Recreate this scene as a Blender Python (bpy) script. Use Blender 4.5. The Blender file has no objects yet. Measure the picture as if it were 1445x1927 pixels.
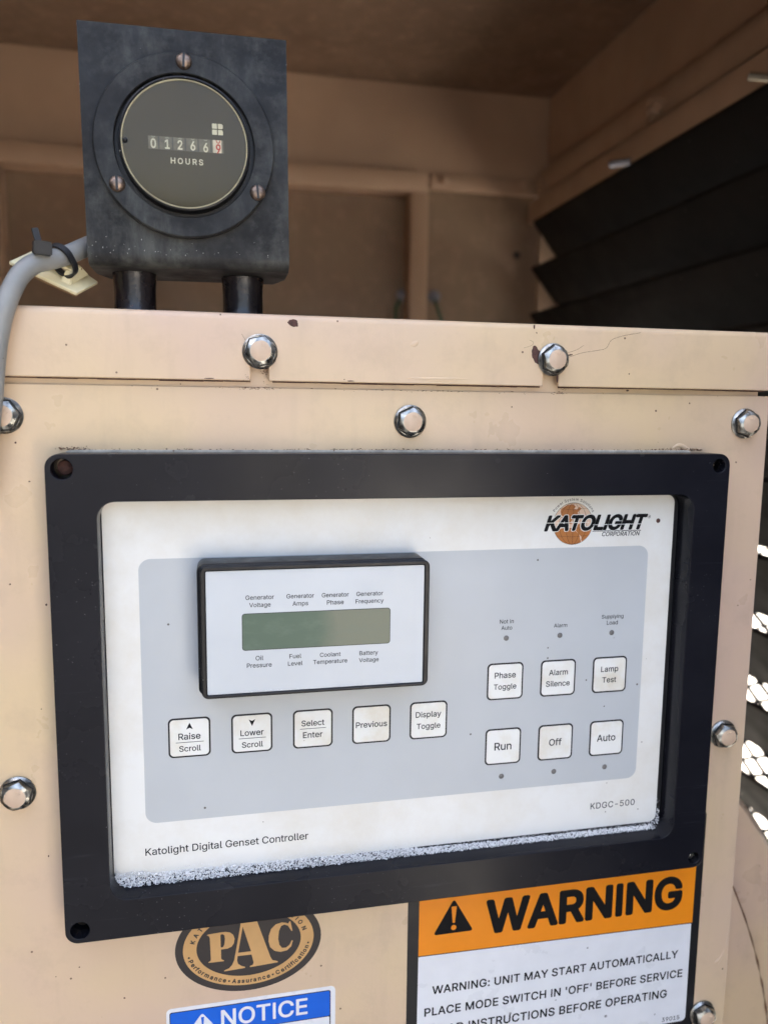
import bpy, bmesh, math, random
from mathutils import Vector, Matrix, noise
random.seed(7)
S = bpy.context.scene
COL = S.collection

# ------------------------------------------------------------------ camera
D = 0.33                      # metres from the lens to the front sheet of the cabinet (plane y = 0)
FPX, CX, CY = 1465.918, 722.5, 963.5
RCV = Matrix(((0.97786319, -0.20892299, 0.01160853),
              (-0.01582764, -0.12917233, -0.99149584),
              (0.20864577, 0.96936355, -0.12961962)))
cam = bpy.data.cameras.new('camera')
co = bpy.data.objects.new('camera', cam); COL.objects.link(co)
m = Matrix((RCV[0], -RCV[1], -RCV[2])).transposed().to_4x4()
m.translation = Vector((0, -D, 0))
co.matrix_world = m
cam.sensor_fit = 'VERTICAL'; cam.sensor_height = 36.0
cam.lens = FPX * 36.0 / 1927
cam.clip_start = 0.01; cam.clip_end = 500
cam.dof.use_dof = True; cam.dof.focus_distance = 0.335; cam.dof.aperture_fstop = 8.0
S.camera = co

# ------------------------------------------------------------------ world, sun, exposure
SUN_EL, SUN_AZ = math.radians(50), math.radians(-38)     # azimuth from +Y towards +X: behind the housing, to the left
w = bpy.data.worlds.new('World'); S.world = w; w.use_nodes = True
nt = w.node_tree; nt.nodes.clear()
sky = nt.nodes.new('ShaderNodeTexSky'); sky.sky_type = 'NISHITA'; sky.sun_disc = False
sky.sun_elevation = SUN_EL; sky.sun_rotation = SUN_AZ
sky.air_density = 1.0; sky.dust_density = 9.0; sky.ozone_density = 0.0
bg = nt.nodes.new('ShaderNodeBackground'); bg.inputs['Strength'].default_value = 0.15
wo = nt.nodes.new('ShaderNodeOutputWorld')
nt.links.new(sky.outputs[0], bg.inputs[0]); nt.links.new(bg.outputs[0], wo.inputs[0])
sl = bpy.data.lights.new('sun', 'SUN'); sl.energy = 4.0; sl.angle = math.radians(0.5); sl.color = (1, .95, .88)
so = bpy.data.objects.new('sun', sl); COL.objects.link(so)
sd = Vector((math.sin(SUN_AZ) * math.cos(SUN_EL), math.cos(SUN_AZ) * math.cos(SUN_EL), math.sin(SUN_EL)))
so.rotation_euler = sd.to_track_quat('Z', 'Y').to_euler()
S.view_settings.view_transform = 'Standard'; S.view_settings.look = 'None'
S.view_settings.exposure = 2.95; S.view_settings.gamma = 1.0
S.cycles.use_denoising = True
S.cycles.max_bounces = 10; S.cycles.diffuse_bounces = 6; S.cycles.transparent_max_bounces = 12
S.cycles.sample_clamp_indirect = 8

# ------------------------------------------------------------------ helpers
def at(px, py, y):
    """point of the photograph (its own pixels) on the plane of depth y (metres): x, z in metres"""
    c = Vector(((px - CX) / FPX, (py - CY) / FPX, 1))
    d = RCV.transposed() @ c
    k = (y + D) / d.y
    return Vector((d.x * k, y, -D * 0 + d.z * k))
def a2(px, py, y):
    p = at(px, py, y); return (p.x, p.z)
def pts(L, y): return [a2(px, py, y) for px, py in L]

def link(name, me, parent=None, loc=None):
    o = bpy.data.objects.new(name, me); COL.objects.link(o)
    if parent is not None: o.parent = parent
    if loc is not None: o.location = loc
    return o
def thing(name, label, cat, loc=(0, 0, 0), group=None):
    o = bpy.data.objects.new(name, None); COL.objects.link(o); o.location = loc
    o.empty_display_size = .01
    o['label'] = label; o['category'] = cat
    if group: o['group'] = group
    return o
def world_loc(p):
    v = Vector((0, 0, 0))
    while p is not None: v = v + Vector(p.location); p = p.parent
    return v
def finish(me, mat, name, parent, angle=32):
    """mesh given in world coordinates -> object under parent"""
    off = world_loc(parent)
    if off.length: me.transform(Matrix.Translation(-off))
    me.materials.clear(); me.materials.append(mat)
    for p in me.polygons: p.use_smooth = True
    me.set_sharp_from_angle(angle=math.radians(angle))
    return link(name, me, parent)
def from_bm(name, bm, mat, parent=None, angle=32):
    bmesh.ops.recalc_face_normals(bm, faces=bm.faces)
    me = bpy.data.meshes.new(name); bm.to_mesh(me); bm.free()
    return finish(me, mat, name, parent, angle)
def rr(x0, x1, z0, z1, r, n=8):
    if isinstance(r, (int, float)): r = (r, r, r, r)
    out = []
    for (cx, cz, a0, q) in ((x1 - r[0], z1 - r[0], 0, r[0]), (x0 + r[1], z1 - r[1], 90, r[1]), (x0 + r[2], z0 + r[2], 180, r[2]), (x1 - r[3], z0 + r[3], 270, r[3])):
        for i in range(n + 1):
            a = math.radians(a0 + 90 * i / n); out.append((cx + q * math.cos(a), cz + q * math.sin(a)))
    return out
def circ(cx, cz, r, n=40, rz=None):
    rz = rz or r
    return [(cx + r * math.cos(2 * math.pi * i / n), cz + rz * math.sin(2 * math.pi * i / n)) for i in range(n)]
def area(L): return sum(L[i - 1][0] * L[i][1] - L[i][0] * L[i - 1][1] for i in range(len(L))) / 2
def plate(name, loops, y, t, mat, parent=None, bevel=0.0, offset=0.0, angle=32, holes=()):
    """flat piece in a plane y = const: front face at y, t thick behind it; first loop outer, the others holes"""
    cu = bpy.data.curves.new(name, 'CURVE'); cu.dimensions = '2D'; cu.fill_mode = 'BOTH'
    bevel = min(bevel, t * .499)
    cu.extrude = max(t / 2 - bevel, 0); cu.bevel_depth = bevel; cu.bevel_resolution = 2; cu.offset = offset - bevel
    K = 100.0                       # built large, then shrunk (tiny curves lose their fill)
    cu.extrude *= K; cu.bevel_depth *= K; cu.offset *= K
    for L in loops:
        s = cu.splines.new('POLY'); s.points.add(len(L) - 1); s.use_cyclic_u = True
        for i, (a, b) in enumerate(L): s.points[i].co = (a * K, b * K, 0, 1)
    tmp = bpy.data.objects.new('tmp', cu)
    COL.objects.link(tmp)
    dg = bpy.context.evaluated_depsgraph_get()
    me = bpy.data.meshes.new_from_object(tmp.evaluated_get(dg))
    bpy.data.objects.remove(tmp); bpy.data.curves.remove(cu)
    me.transform(Matrix(((1 / K, 0, 0, 0), (0, 0, -1 / K, y + t / 2), (0, 1 / K, 0, 0), (0, 0, 0, 1))))
    me.name = name
    return finish(me, mat, name, parent, angle)
def bxm(bm, x0, x1, y0, y1, z0, z1):
    vs = [bm.verts.new((x, y, z)) for x in (x0, x1) for y in (y0, y1) for z in (z0, z1)]
    for f in ((0, 1, 3, 2), (4, 6, 7, 5), (0, 4, 5, 1), (2, 3, 7, 6), (0, 2, 6, 4), (1, 5, 7, 3)): bm.faces.new([vs[i] for i in f])
def box(name, x0, x1, y0, y1, z0, z1, mat, parent=None, bevel=0):
    bm = bmesh.new(); bxm(bm, x0, x1, y0, y1, z0, z1)
    if bevel: bmesh.ops.bevel(bm, geom=bm.edges[:], offset=bevel, segments=2, profile=.5, affect='EDGES')
    return from_bm(name, bm, mat, parent)
def tube_bm(bm, P, R, n=16, cap=True):
    """smooth tube through points P with radii R"""
    rings = []
    prev = None
    for i, p in enumerate(P):
        p = Vector(p); t = (Vector(P[min(i + 1, len(P) - 1)]) - Vector(P[max(i - 1, 0)])).normalized()
        if prev is None:
            u = t.orthogonal().normalized()
        else:
            u = (prev - t * prev.dot(t)).normalized()
        prev = u; v = t.cross(u)
        r = R[i] if isinstance(R, (list, tuple)) else R
        rings.append([bm.verts.new(p + (u * math.cos(2 * math.pi * k / n) + v * math.sin(2 * math.pi * k / n)) * r) for k in range(n)])
    for a, b in zip(rings, rings[1:]):
        for k in range(n): bm.faces.new((a[k], a[(k + 1) % n], b[(k + 1) % n], b[k]))
    if cap:
        bm.faces.new(rings[0][::-1]); bm.faces.new(rings[-1])
def spline(P, n=12):
    P = [Vector(p) for p in P]; Q = [P[0] * 2 - P[1]] + P + [P[-1] * 2 - P[-2]]; out = []
    for i in range(1, len(Q) - 2):
        a, b, c, d = Q[i - 1:i + 3]
        for k in range(n):
            t = k / n
            out.append(.5 * ((2 * b) + (c - a) * t + (2 * a - 5 * b + 4 * c - d) * t * t + (3 * b - a - 3 * c + d) * t ** 3))
    out.append(P[-1]); return out
def lathe_bm(bm, cx, cz, prof, n=48):
    """surface of revolution about an axis along y; prof = [(radius, y)...]; r = 0 closes"""
    rings = []
    for r, y in prof:
        if r < 1e-7: rings.append([bm.verts.new((cx, y, cz))])
        else: rings.append([bm.verts.new((cx + r * math.cos(2 * math.pi * k / n), y, cz + r * math.sin(2 * math.pi * k / n))) for k in range(n)])
    for a, b in zip(rings, rings[1:]):
        for k in range(n):
            k2 = (k + 1) % n
            if len(a) == 1 and len(b) == 1: continue
            if len(a) == 1: bm.faces.new((a[0], b[k2], b[k]))
            elif len(b) == 1: bm.faces.new((a[k], a[k2], b[0]))
            else: bm.faces.new((a[k], a[k2], b[k2], b[k]))
def lathe(name, cx, cz, prof, mat, parent=None, n=48, angle=35):
    bm = bmesh.new(); lathe_bm(bm, cx, cz, prof, n); return from_bm(name, bm, mat, parent, angle)

# ------------------------------------------------------------------ lettering
# outlines of the letters, 1/1000 em: advance | loop | loop ...
GLYPHS = {
 ' ': '188|',
 "'": '206|78,318 70,508 136,508 128,318',
 '-': '453|337,244 337,188 114,188 114,244',
 '0': '453|226,-7 205,-6 184,-2 165,4 147,13 130,24 115,37 101,53 89,71 78,91 69,114 61,138 56,164 51,192 49,222 48,254 49,286 51,316 56,344 61,371 69,395 78,417 89,437 102,455 115,471 130,484 147,496 165,504 184,510 205,514 226,516 249,514 269,510 289,504 306,496 323,484 338,471 352,455 364,437 375,417 384,395 392,371 398,344 402,316 405,286 406,254 405,222 402,192 398,164 392,138 384,114 375,91 365,71 352,53 339,37 324,24 307,13 289,4 269,-2 249,-6|226,50 241,50 255,53 267,58 279,65 290,74 300,84 309,96 317,110 324,126 330,144 335,163 339,183 342,205 343,229 344,254 343,279 342,303 339,325 335,346 330,365 324,382 317,398 309,412 300,425 290,435 279,444 267,451 255,456 241,459 226,460 212,459 198,456 186,451 174,444 163,435 153,425 144,412 136,398 129,382 123,365 118,346 114,325 112,303 110,279 110,254 110,229 112,205 114,183 118,163 123,144 129,126 136,110 144,96 153,84 163,74 174,65 186,58 198,53 212,50',
 '1': '453|76,0 76,54 391,54 391,0|276,508 276,0 212,0 212,448 210,448 86,358 86,427 198,508',
 '2': '453|64,0 64,48 234,228 282,282 289,292 296,301 302,309 306,318 310,326 314,335 317,344 319,353 320,362 320,372 320,382 318,392 316,402 312,410 308,418 302,426 296,433 289,439 281,444 273,449 264,453 255,456 245,458 234,459 224,460 212,459 201,458 191,455 181,452 172,448 164,442 156,436 150,429 144,422 139,414 135,404 131,395 129,384 127,373 127,362 66,362 66,380 69,397 73,413 79,428 86,442 95,456 105,468 117,478 129,488 143,496 158,503 173,508 190,512 207,515 225,516 243,515 260,512 276,509 291,503 306,496 319,488 332,479 343,469 352,458 361,445 368,432 374,418 378,403 380,388 381,372 381,361 379,350 377,339 375,328 371,318 366,307 360,296 353,284 345,271 336,258 325,245 313,230 299,215 284,198 267,180 152,60 152,56 389,56 389,0',
 '3': '453|218,-7 200,-6 182,-4 165,-1 148,4 132,10 118,17 104,25 92,35 80,46 70,58 61,70 55,84 49,99 46,115 44,132 110,132 111,122 113,112 117,103 121,95 126,87 133,80 140,74 148,68 156,63 165,59 175,56 185,53 196,51 207,50 218,50 231,50 243,52 254,54 265,57 275,61 285,66 293,71 301,78 308,85 314,93 320,102 324,111 327,122 328,133 329,145 328,156 327,166 324,177 321,187 316,196 310,205 303,213 295,221 285,227 274,234 263,239 249,243 235,245 219,247 201,248 156,248 156,299 288,448 288,452 70,452 70,508 372,508 372,460 212,278 212,289 233,290 254,290 273,287 291,282 308,276 324,268 338,258 351,248 362,236 371,222 379,208 385,193 389,178 392,162 393,145 392,127 389,111 385,95 379,80 370,66 361,53 350,41 337,30 324,21 308,12 292,5 275,0 257,-4 238,-6',
 '4': '453|40,106 40,158 247,508 310,508 108,166 108,162 413,162 413,106|282,0 282,121 282,146 282,318 343,318 343,0',
 '5': '453|221,-7 203,-6 186,-4 170,-1 155,5 140,11 126,19 114,28 102,37 92,48 83,60 75,73 69,86 64,100 61,115 60,130 122,130 123,121 126,113 129,104 133,96 138,89 144,82 150,76 157,70 165,65 174,60 182,57 191,54 201,52 211,50 221,50 233,51 245,52 256,55 266,59 276,64 285,71 294,78 301,86 308,95 314,104 319,115 323,126 326,137 327,149 328,162 327,175 326,187 323,199 319,210 314,221 307,231 300,240 293,248 284,256 274,262 264,267 254,272 242,275 230,276 218,277 208,277 198,276 188,274 177,271 168,268 158,265 149,261 141,256 134,251 128,246 68,252 96,508 366,508 366,452 150,452 134,302 136,302 143,307 151,312 159,317 168,321 178,325 187,328 198,330 208,332 219,333 230,334 243,333 256,332 269,329 282,326 294,321 305,315 316,309 326,302 336,294 345,286 353,276 361,266 368,255 374,243 379,231 383,218 387,205 389,192 391,178 391,163 390,144 387,126 383,108 377,91 369,76 359,61 349,48 336,35 323,25 308,15 293,7 276,1 259,-3 240,-6',
 '6': '453|226,-7 208,-6 190,-3 173,1 157,7 142,14 128,24 115,35 104,47 94,60 84,74 77,90 71,107 67,124 64,143 64,162 64,177 66,192 69,207 74,223 80,239 87,256 97,275 108,295 122,317 137,340 252,508 322,508 151,261 146,261 148,267 152,272 156,277 160,283 165,288 170,292 176,296 182,300 189,304 196,307 203,309 210,311 218,313 226,314 235,314 253,313 270,311 286,307 302,302 316,294 329,286 341,276 352,266 361,253 370,240 377,225 382,210 386,193 388,175 389,157 388,138 386,121 381,104 375,88 368,72 358,58 348,46 337,34 324,24 310,14 295,7 279,1 262,-4 245,-6|226,48 238,49 249,51 259,53 269,57 278,62 287,69 295,76 302,83 309,92 314,102 319,112 323,122 325,133 327,145 328,157 327,170 325,181 323,193 319,203 314,214 309,223 302,231 295,239 287,245 278,252 269,256 259,260 249,263 238,265 226,266 215,265 204,263 193,260 183,256 174,252 165,246 157,239 150,232 144,223 138,214 133,204 130,194 127,182 126,171 125,158 126,146 127,134 130,123 133,112 138,102 144,92 150,83 157,76 165,69 174,62 183,57 193,53 204,51 215,49',
 '7': '453|97,0 324,448 324,452 62,452 62,508 390,508 390,448 165,0',
 '8': '453|226,-7 206,-6 187,-4 169,0 152,5 136,12 121,19 107,28 95,38 84,50 74,62 66,75 60,89 56,103 53,119 52,135 53,148 54,160 57,172 60,184 65,195 71,206 77,216 84,225 92,233 101,241 110,248 120,254 131,258 141,262 152,264 152,267 138,272 125,278 113,286 102,296 92,308 85,321 78,335 74,349 71,364 70,380 71,396 74,410 78,424 83,437 90,450 99,462 109,472 120,482 132,490 146,498 160,504 175,509 192,513 209,515 226,516 244,515 260,513 276,509 292,504 306,498 320,490 332,482 343,472 353,462 362,450 369,437 374,424 378,410 381,396 382,380 381,364 378,349 374,335 367,321 360,308 350,296 339,286 328,278 315,272 300,267 300,264 311,262 322,258 332,254 342,248 351,241 360,233 368,225 375,216 382,206 388,195 392,184 396,172 399,160 400,148 401,135 400,119 397,103 393,89 387,75 378,62 369,50 358,38 346,28 332,19 317,12 301,5 283,0 265,-4 246,-6|226,49 240,49 252,51 264,53 274,56 284,60 294,65 303,71 310,77 317,84 323,92 328,100 332,109 334,118 336,128 336,138 336,150 334,160 332,170 328,180 322,188 316,197 309,204 301,211 292,218 283,223 273,227 262,231 251,233 239,235 226,235 214,235 202,233 190,231 179,227 169,223 160,218 151,211 143,204 136,197 130,188 124,180 120,170 118,160 116,150 116,138 116,128 118,118 120,109 124,100 129,92 135,84 142,77 149,71 158,65 168,60 178,56 189,53 201,51 213,49|226,290 237,290 247,291 257,293 266,296 274,300 282,305 289,310 296,316 302,323 307,330 311,339 315,347 317,356 319,366 319,376 319,385 317,395 315,404 312,412 308,420 303,427 297,434 290,440 283,445 275,450 266,453 257,456 248,458 237,460 226,460 215,460 205,458 195,456 186,453 178,450 169,445 162,440 156,434 150,427 144,420 140,412 137,404 135,395 133,385 133,376 133,366 135,356 137,347 140,339 144,330 150,323 156,316 162,310 169,305 178,300 186,296 196,293 205,291 216,290',
 '9': '453|226,516 244,515 262,512 279,508 295,502 310,494 324,485 337,474 349,462 359,449 368,434 376,419 381,402 386,384 388,366 389,347 388,332 386,317 383,302 378,286 372,270 365,253 356,234 344,214 331,192 315,168 200,0 130,0 302,248 308,248 304,242 301,236 297,231 292,226 288,221 282,216 276,212 270,208 264,205 256,202 249,199 242,197 234,196 226,195 218,194 200,195 183,198 167,202 151,207 137,214 124,222 112,232 101,243 91,256 83,269 76,284 71,299 67,316 64,333 64,352 64,370 67,388 71,405 77,421 84,436 94,451 104,463 116,475 128,485 142,494 158,502 174,508 190,512 208,515|226,460 215,459 204,458 193,455 183,451 174,446 165,440 157,433 150,425 144,417 138,408 134,397 130,387 127,376 126,364 126,352 126,339 127,327 130,316 134,306 138,296 144,286 150,278 157,270 165,263 174,258 183,252 193,248 204,246 215,244 226,244 238,244 249,246 259,248 269,252 278,257 287,263 295,270 303,277 309,286 314,295 319,305 323,315 325,326 327,338 328,350 327,363 325,375 323,386 319,397 314,407 309,416 303,425 296,433 288,440 279,446 269,451 259,455 249,458 238,459',
 ':': '188|96,-4 88,-4 81,-2 75,0 69,4 63,9 58,15 54,21 52,27 50,34 50,41 50,48 52,55 54,62 58,68 63,74 69,78 75,82 81,85 88,86 96,86 103,86 110,85 116,82 122,78 128,74 132,68 136,62 139,55 140,48 141,41 140,34 139,27 136,21 132,15 128,9 122,4 116,0 110,-2 103,-4|96,270 88,271 81,273 75,275 69,279 63,284 58,290 54,296 52,302 50,309 50,316 50,324 52,330 54,337 58,343 63,348 69,353 75,357 81,360 88,361 96,362 103,361 110,360 116,357 122,353 128,348 132,343 136,337 139,330 140,324 141,316 140,309 139,302 136,296 132,290 128,284 122,279 116,275 110,273 103,271',
 'A': '480|16,0 202,508 276,508 463,0 395,0 287,302 264,372 232,478 245,478 213,371 190,302 85,0|110,142 110,198 370,198 370,142',
 'B': '456|60,0 60,508 241,508 262,508 281,506 298,502 314,497 329,490 342,483 354,474 364,464 373,454 381,442 387,429 392,416 395,403 397,389 398,374 398,361 396,350 394,339 391,329 386,320 382,312 376,304 370,298 364,291 356,286 349,281 341,277 332,273 324,269 315,266 315,262 325,261 334,259 344,255 354,251 363,246 372,239 381,232 389,223 396,214 402,203 408,192 412,179 415,166 417,151 418,136 417,121 415,107 412,93 406,79 400,66 392,55 383,44 372,34 359,26 344,18 328,12 311,6 291,3 270,1 246,0|124,57 245,57 267,58 287,61 304,65 318,71 330,80 339,89 346,100 351,111 354,123 356,136 355,147 353,157 351,166 347,175 342,184 337,192 330,200 323,206 315,213 306,218 296,223 285,226 273,229 261,230 248,231 124,231|124,286 238,286 249,286 259,287 269,289 279,292 288,296 297,301 304,306 311,312 318,319 323,326 328,335 331,343 334,352 335,362 336,372 335,385 332,397 327,409 321,419 312,429 302,437 290,443 275,448 259,451 240,452 124,452',
 'C': '510|268,-7 242,-6 217,-2 194,5 171,14 150,25 130,39 113,55 96,73 82,93 70,115 59,139 51,166 45,193 42,223 40,254 42,285 45,315 51,343 59,369 70,393 82,415 96,436 113,454 130,470 150,484 171,495 194,504 217,510 242,514 268,516 283,515 298,514 312,512 326,509 340,504 354,500 366,494 379,487 391,479 402,471 413,462 423,452 432,442 440,430 448,418 455,406 461,392 466,378 470,364 473,348 408,348 406,358 403,368 399,377 394,386 390,394 384,402 378,410 372,416 365,423 358,428 350,434 341,438 333,442 324,446 316,449 306,451 297,453 287,455 277,456 268,456 249,455 231,452 215,447 199,441 184,432 169,422 156,410 145,396 134,381 125,364 117,345 111,325 107,303 104,279 104,254 104,229 107,206 111,184 117,163 125,144 134,127 145,112 157,98 170,87 184,76 199,68 215,61 232,57 249,54 268,53 277,53 287,54 297,56 306,58 316,60 324,63 333,67 341,71 350,75 358,80 365,86 372,92 378,99 384,107 390,114 394,123 399,131 403,141 406,150 408,160 473,160 470,145 466,131 461,117 455,103 448,90 440,79 432,67 423,57 413,47 402,38 391,30 379,22 367,15 354,9 340,4 327,0 312,-3 298,-5 283,-7',
 'D': '502|219,0 96,0 96,57 214,57 239,58 261,61 282,66 301,72 318,80 333,91 347,103 359,117 370,132 379,149 386,167 392,187 396,209 398,231 399,256 398,279 396,301 392,322 386,342 379,360 370,377 360,393 348,406 335,418 320,428 303,437 285,443 265,448 244,451 221,452 93,452 93,508 226,508 254,507 282,504 307,498 331,489 352,478 373,465 391,450 407,432 421,413 434,391 444,367 451,342 457,315 460,286 462,256 460,225 457,195 451,168 444,142 434,118 421,97 407,77 390,59 371,44 350,30 328,19 303,11 277,5 249,1|124,508 124,0 60,0 60,508',
 'E': '419|60,0 60,508 372,508 372,452 124,452 124,286 356,286 356,228 124,228 124,57 375,57 375,0',
 'F': '410|60,0 60,508 369,508 369,452 124,452 124,278 346,278 346,221 124,221 124,0',
 'G': '520|268,-7 242,-6 217,-2 193,5 171,14 150,25 130,39 112,55 96,73 82,93 69,116 59,140 51,166 45,194 42,223 40,254 42,285 45,315 51,343 59,369 69,393 82,415 96,436 112,454 129,470 149,484 170,495 192,504 215,510 239,514 265,516 281,515 296,514 312,511 326,508 340,504 354,498 367,492 380,485 392,478 403,470 414,460 424,450 433,439 441,428 449,416 456,404 462,391 467,377 471,363 474,348 408,348 405,358 401,368 397,376 392,385 387,393 382,401 376,408 370,415 363,421 356,427 349,432 341,437 333,442 324,445 316,448 306,451 296,453 286,455 276,456 266,456 248,455 230,452 214,447 198,441 183,432 169,422 156,410 145,397 134,381 125,364 117,345 111,325 107,303 104,279 104,254 104,229 107,206 111,184 117,164 125,145 134,128 145,112 157,99 170,87 184,76 199,68 216,62 233,57 250,54 268,53 285,54 301,56 317,59 331,65 344,71 357,79 369,88 379,99 388,110 396,124 403,137 408,152 412,168 414,185 415,202 434,199 282,199 282,256 478,256 478,200 477,176 474,152 468,131 461,110 451,91 439,73 426,57 411,43 395,30 376,19 357,10 337,2 315,-3 292,-6',
 'H': '517|60,0 60,508 124,508 124,289 392,289 392,508 457,508 457,0 392,0 392,232 124,232 124,0',
 'I': '182|120,0 62,0 62,508 120,508',
 'K': '467|104,146 104,216 139,261 174,304 212,344 364,508 448,508 231,276 228,276|60,0 60,508 124,508 124,334 124,225 124,193 124,0|372,0 188,259 228,310 448,0',
 'L': '393|60,0 60,508 124,508 124,57 361,57 361,0',
 'M': '628|60,0 60,508 152,508 277,187 288,159 299,122 312,84 322,49 308,49 318,82 330,121 342,158 352,187 476,508 568,508 568,0 504,0 504,291 504,327 505,368 506,413 507,457 513,457 498,410 482,363 468,322 456,291 342,0 286,0 170,291 159,321 145,361 129,408 112,457 119,457 120,416 121,372 122,328 122,291 122,0',
 'N': '523|60,0 60,508 136,508 343,182 363,150 388,106 414,55 405,54 400,108 399,157 399,195 399,508 464,508 464,0 387,0 202,290 178,330 148,381 108,452 119,454 122,384 124,328 125,291 125,0',
 'O': '533|267,-7 241,-6 217,-2 194,5 171,14 150,25 131,39 113,55 97,73 83,93 70,115 59,139 51,166 45,193 42,223 40,254 42,285 45,315 51,343 59,369 70,393 83,415 97,436 113,454 131,470 150,484 171,495 194,504 217,510 241,514 267,516 293,514 317,510 340,504 363,495 384,484 403,470 421,454 437,436 451,415 464,393 475,369 483,343 488,315 492,285 493,254 492,223 488,193 483,166 475,139 464,115 451,93 437,73 421,55 403,39 384,25 363,14 340,5 317,-2 293,-6|267,53 285,54 302,57 318,61 334,68 350,76 364,86 377,98 389,112 399,127 408,144 416,163 422,183 427,205 429,229 430,254 429,279 427,303 422,325 416,346 408,364 399,382 389,397 377,411 364,423 350,432 334,441 318,447 302,452 285,455 267,456 249,455 232,452 215,447 199,441 184,432 170,422 157,411 145,397 135,382 126,364 117,345 111,325 107,303 104,279 104,254 104,229 107,205 111,183 117,163 126,144 135,127 145,112 157,98 170,86 184,76 199,68 215,61 232,57 249,54',
 'P': '444|60,0 60,508 235,508 258,508 279,505 299,501 316,495 332,488 347,478 360,468 371,456 381,444 390,430 396,415 402,399 406,383 408,365 408,348 408,330 406,313 402,296 396,281 390,266 381,251 371,238 360,227 347,216 332,207 316,199 299,193 279,189 258,186 235,186 110,186 110,242 232,242 248,243 262,245 275,247 286,251 297,256 306,262 315,268 322,276 328,284 333,294 337,303 340,314 343,324 344,336 344,348 344,360 343,371 340,382 337,392 333,402 328,410 322,419 315,426 306,433 297,438 286,443 275,447 262,450 248,451 232,452 124,452 124,0',
 'R': '449|60,0 60,508 236,508 259,508 280,505 299,501 317,496 333,488 348,480 361,470 372,459 382,446 390,433 397,418 403,403 406,387 409,370 410,352 409,334 406,317 403,301 397,286 390,272 382,258 372,246 361,235 348,225 333,217 317,210 299,205 280,201 259,198 236,198 96,198 96,255 234,255 249,255 263,257 276,259 287,263 298,267 307,272 315,278 322,285 328,292 334,300 338,310 341,319 343,329 345,340 345,352 345,364 343,375 341,386 338,395 334,404 328,413 322,421 315,428 307,434 298,440 287,444 275,448 262,450 248,452 233,452 124,452 124,0|353,0 230,229 303,229 428,0',
 'S': '447|224,-9 202,-8 182,-6 162,-3 144,3 128,9 112,17 98,26 85,36 74,47 64,60 56,74 49,88 44,103 40,120 38,136 104,136 106,125 109,115 112,105 117,96 124,88 131,80 138,74 147,68 156,63 166,58 177,55 188,53 200,51 211,49 224,49 237,49 250,51 263,53 275,56 286,60 297,65 306,71 315,77 323,84 330,92 335,100 340,109 343,119 345,129 346,140 345,149 343,157 341,165 337,172 332,179 326,185 320,190 313,195 305,200 296,204 245,222 184,240 159,247 138,256 118,266 101,277 86,289 74,303 64,318 57,335 53,353 52,372 53,389 56,405 60,420 67,435 75,448 85,460 96,471 109,481 122,490 138,498 154,504 171,509 189,513 208,515 227,516 247,515 265,513 283,509 300,504 316,498 331,490 344,481 357,471 367,461 377,448 385,436 392,422 396,408 400,394 401,378 338,378 335,393 330,406 323,418 313,428 302,438 289,445 275,451 259,455 243,458 225,458 212,458 200,457 189,455 178,452 168,448 158,443 149,438 141,432 135,425 128,418 124,410 120,402 117,394 116,385 115,376 116,366 118,357 121,348 125,340 131,334 138,327 145,322 152,317 161,312 170,308 212,294 264,280 312,264 322,259 331,255 341,250 350,244 358,238 367,231 375,223 382,215 389,207 394,198 399,187 403,177 406,165 408,152 408,138 408,122 405,107 401,92 394,77 386,64 377,51 366,39 353,28 339,19 324,10 306,3 288,-2 268,-6 246,-8',
 'T': '449|32,452 32,508 417,508 417,452 256,452 256,0 192,0 192,452',
 'U': '517|259,-8 235,-7 213,-4 192,0 173,7 154,16 137,26 121,37 107,50 95,64 84,80 76,97 69,114 64,133 61,153 60,173 60,508 124,508 124,178 125,164 127,150 130,137 135,125 140,113 148,102 156,92 165,83 176,75 187,68 199,62 213,57 227,54 243,52 259,52 275,52 291,54 305,57 318,62 330,68 342,75 352,83 362,92 370,102 376,113 382,125 387,137 390,150 392,164 392,178 392,508 457,508 457,173 456,153 453,133 448,114 441,97 432,80 422,64 410,50 396,37 380,26 364,16 345,7 325,0 304,-4 282,-7',
 'V': '480|204,0 16,508 84,508 192,206 216,138 248,30 234,30 267,138 290,206 394,508 463,508 278,0',
 'W': '686|155,0 16,508 82,508 163,196 176,146 187,94 197,40 189,40 200,94 212,146 224,196 306,508 380,508 462,196 474,146 486,94 497,40 488,40 499,94 510,146 522,196 604,508 670,508 530,0 456,0 368,323 352,392 336,475 350,475 335,394 318,323 230,0',
 'Y': '472|204,0 204,208 16,508 91,508 192,344 222,292 250,230 224,230 251,293 280,344 381,508 455,508 268,208 268,0',
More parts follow.
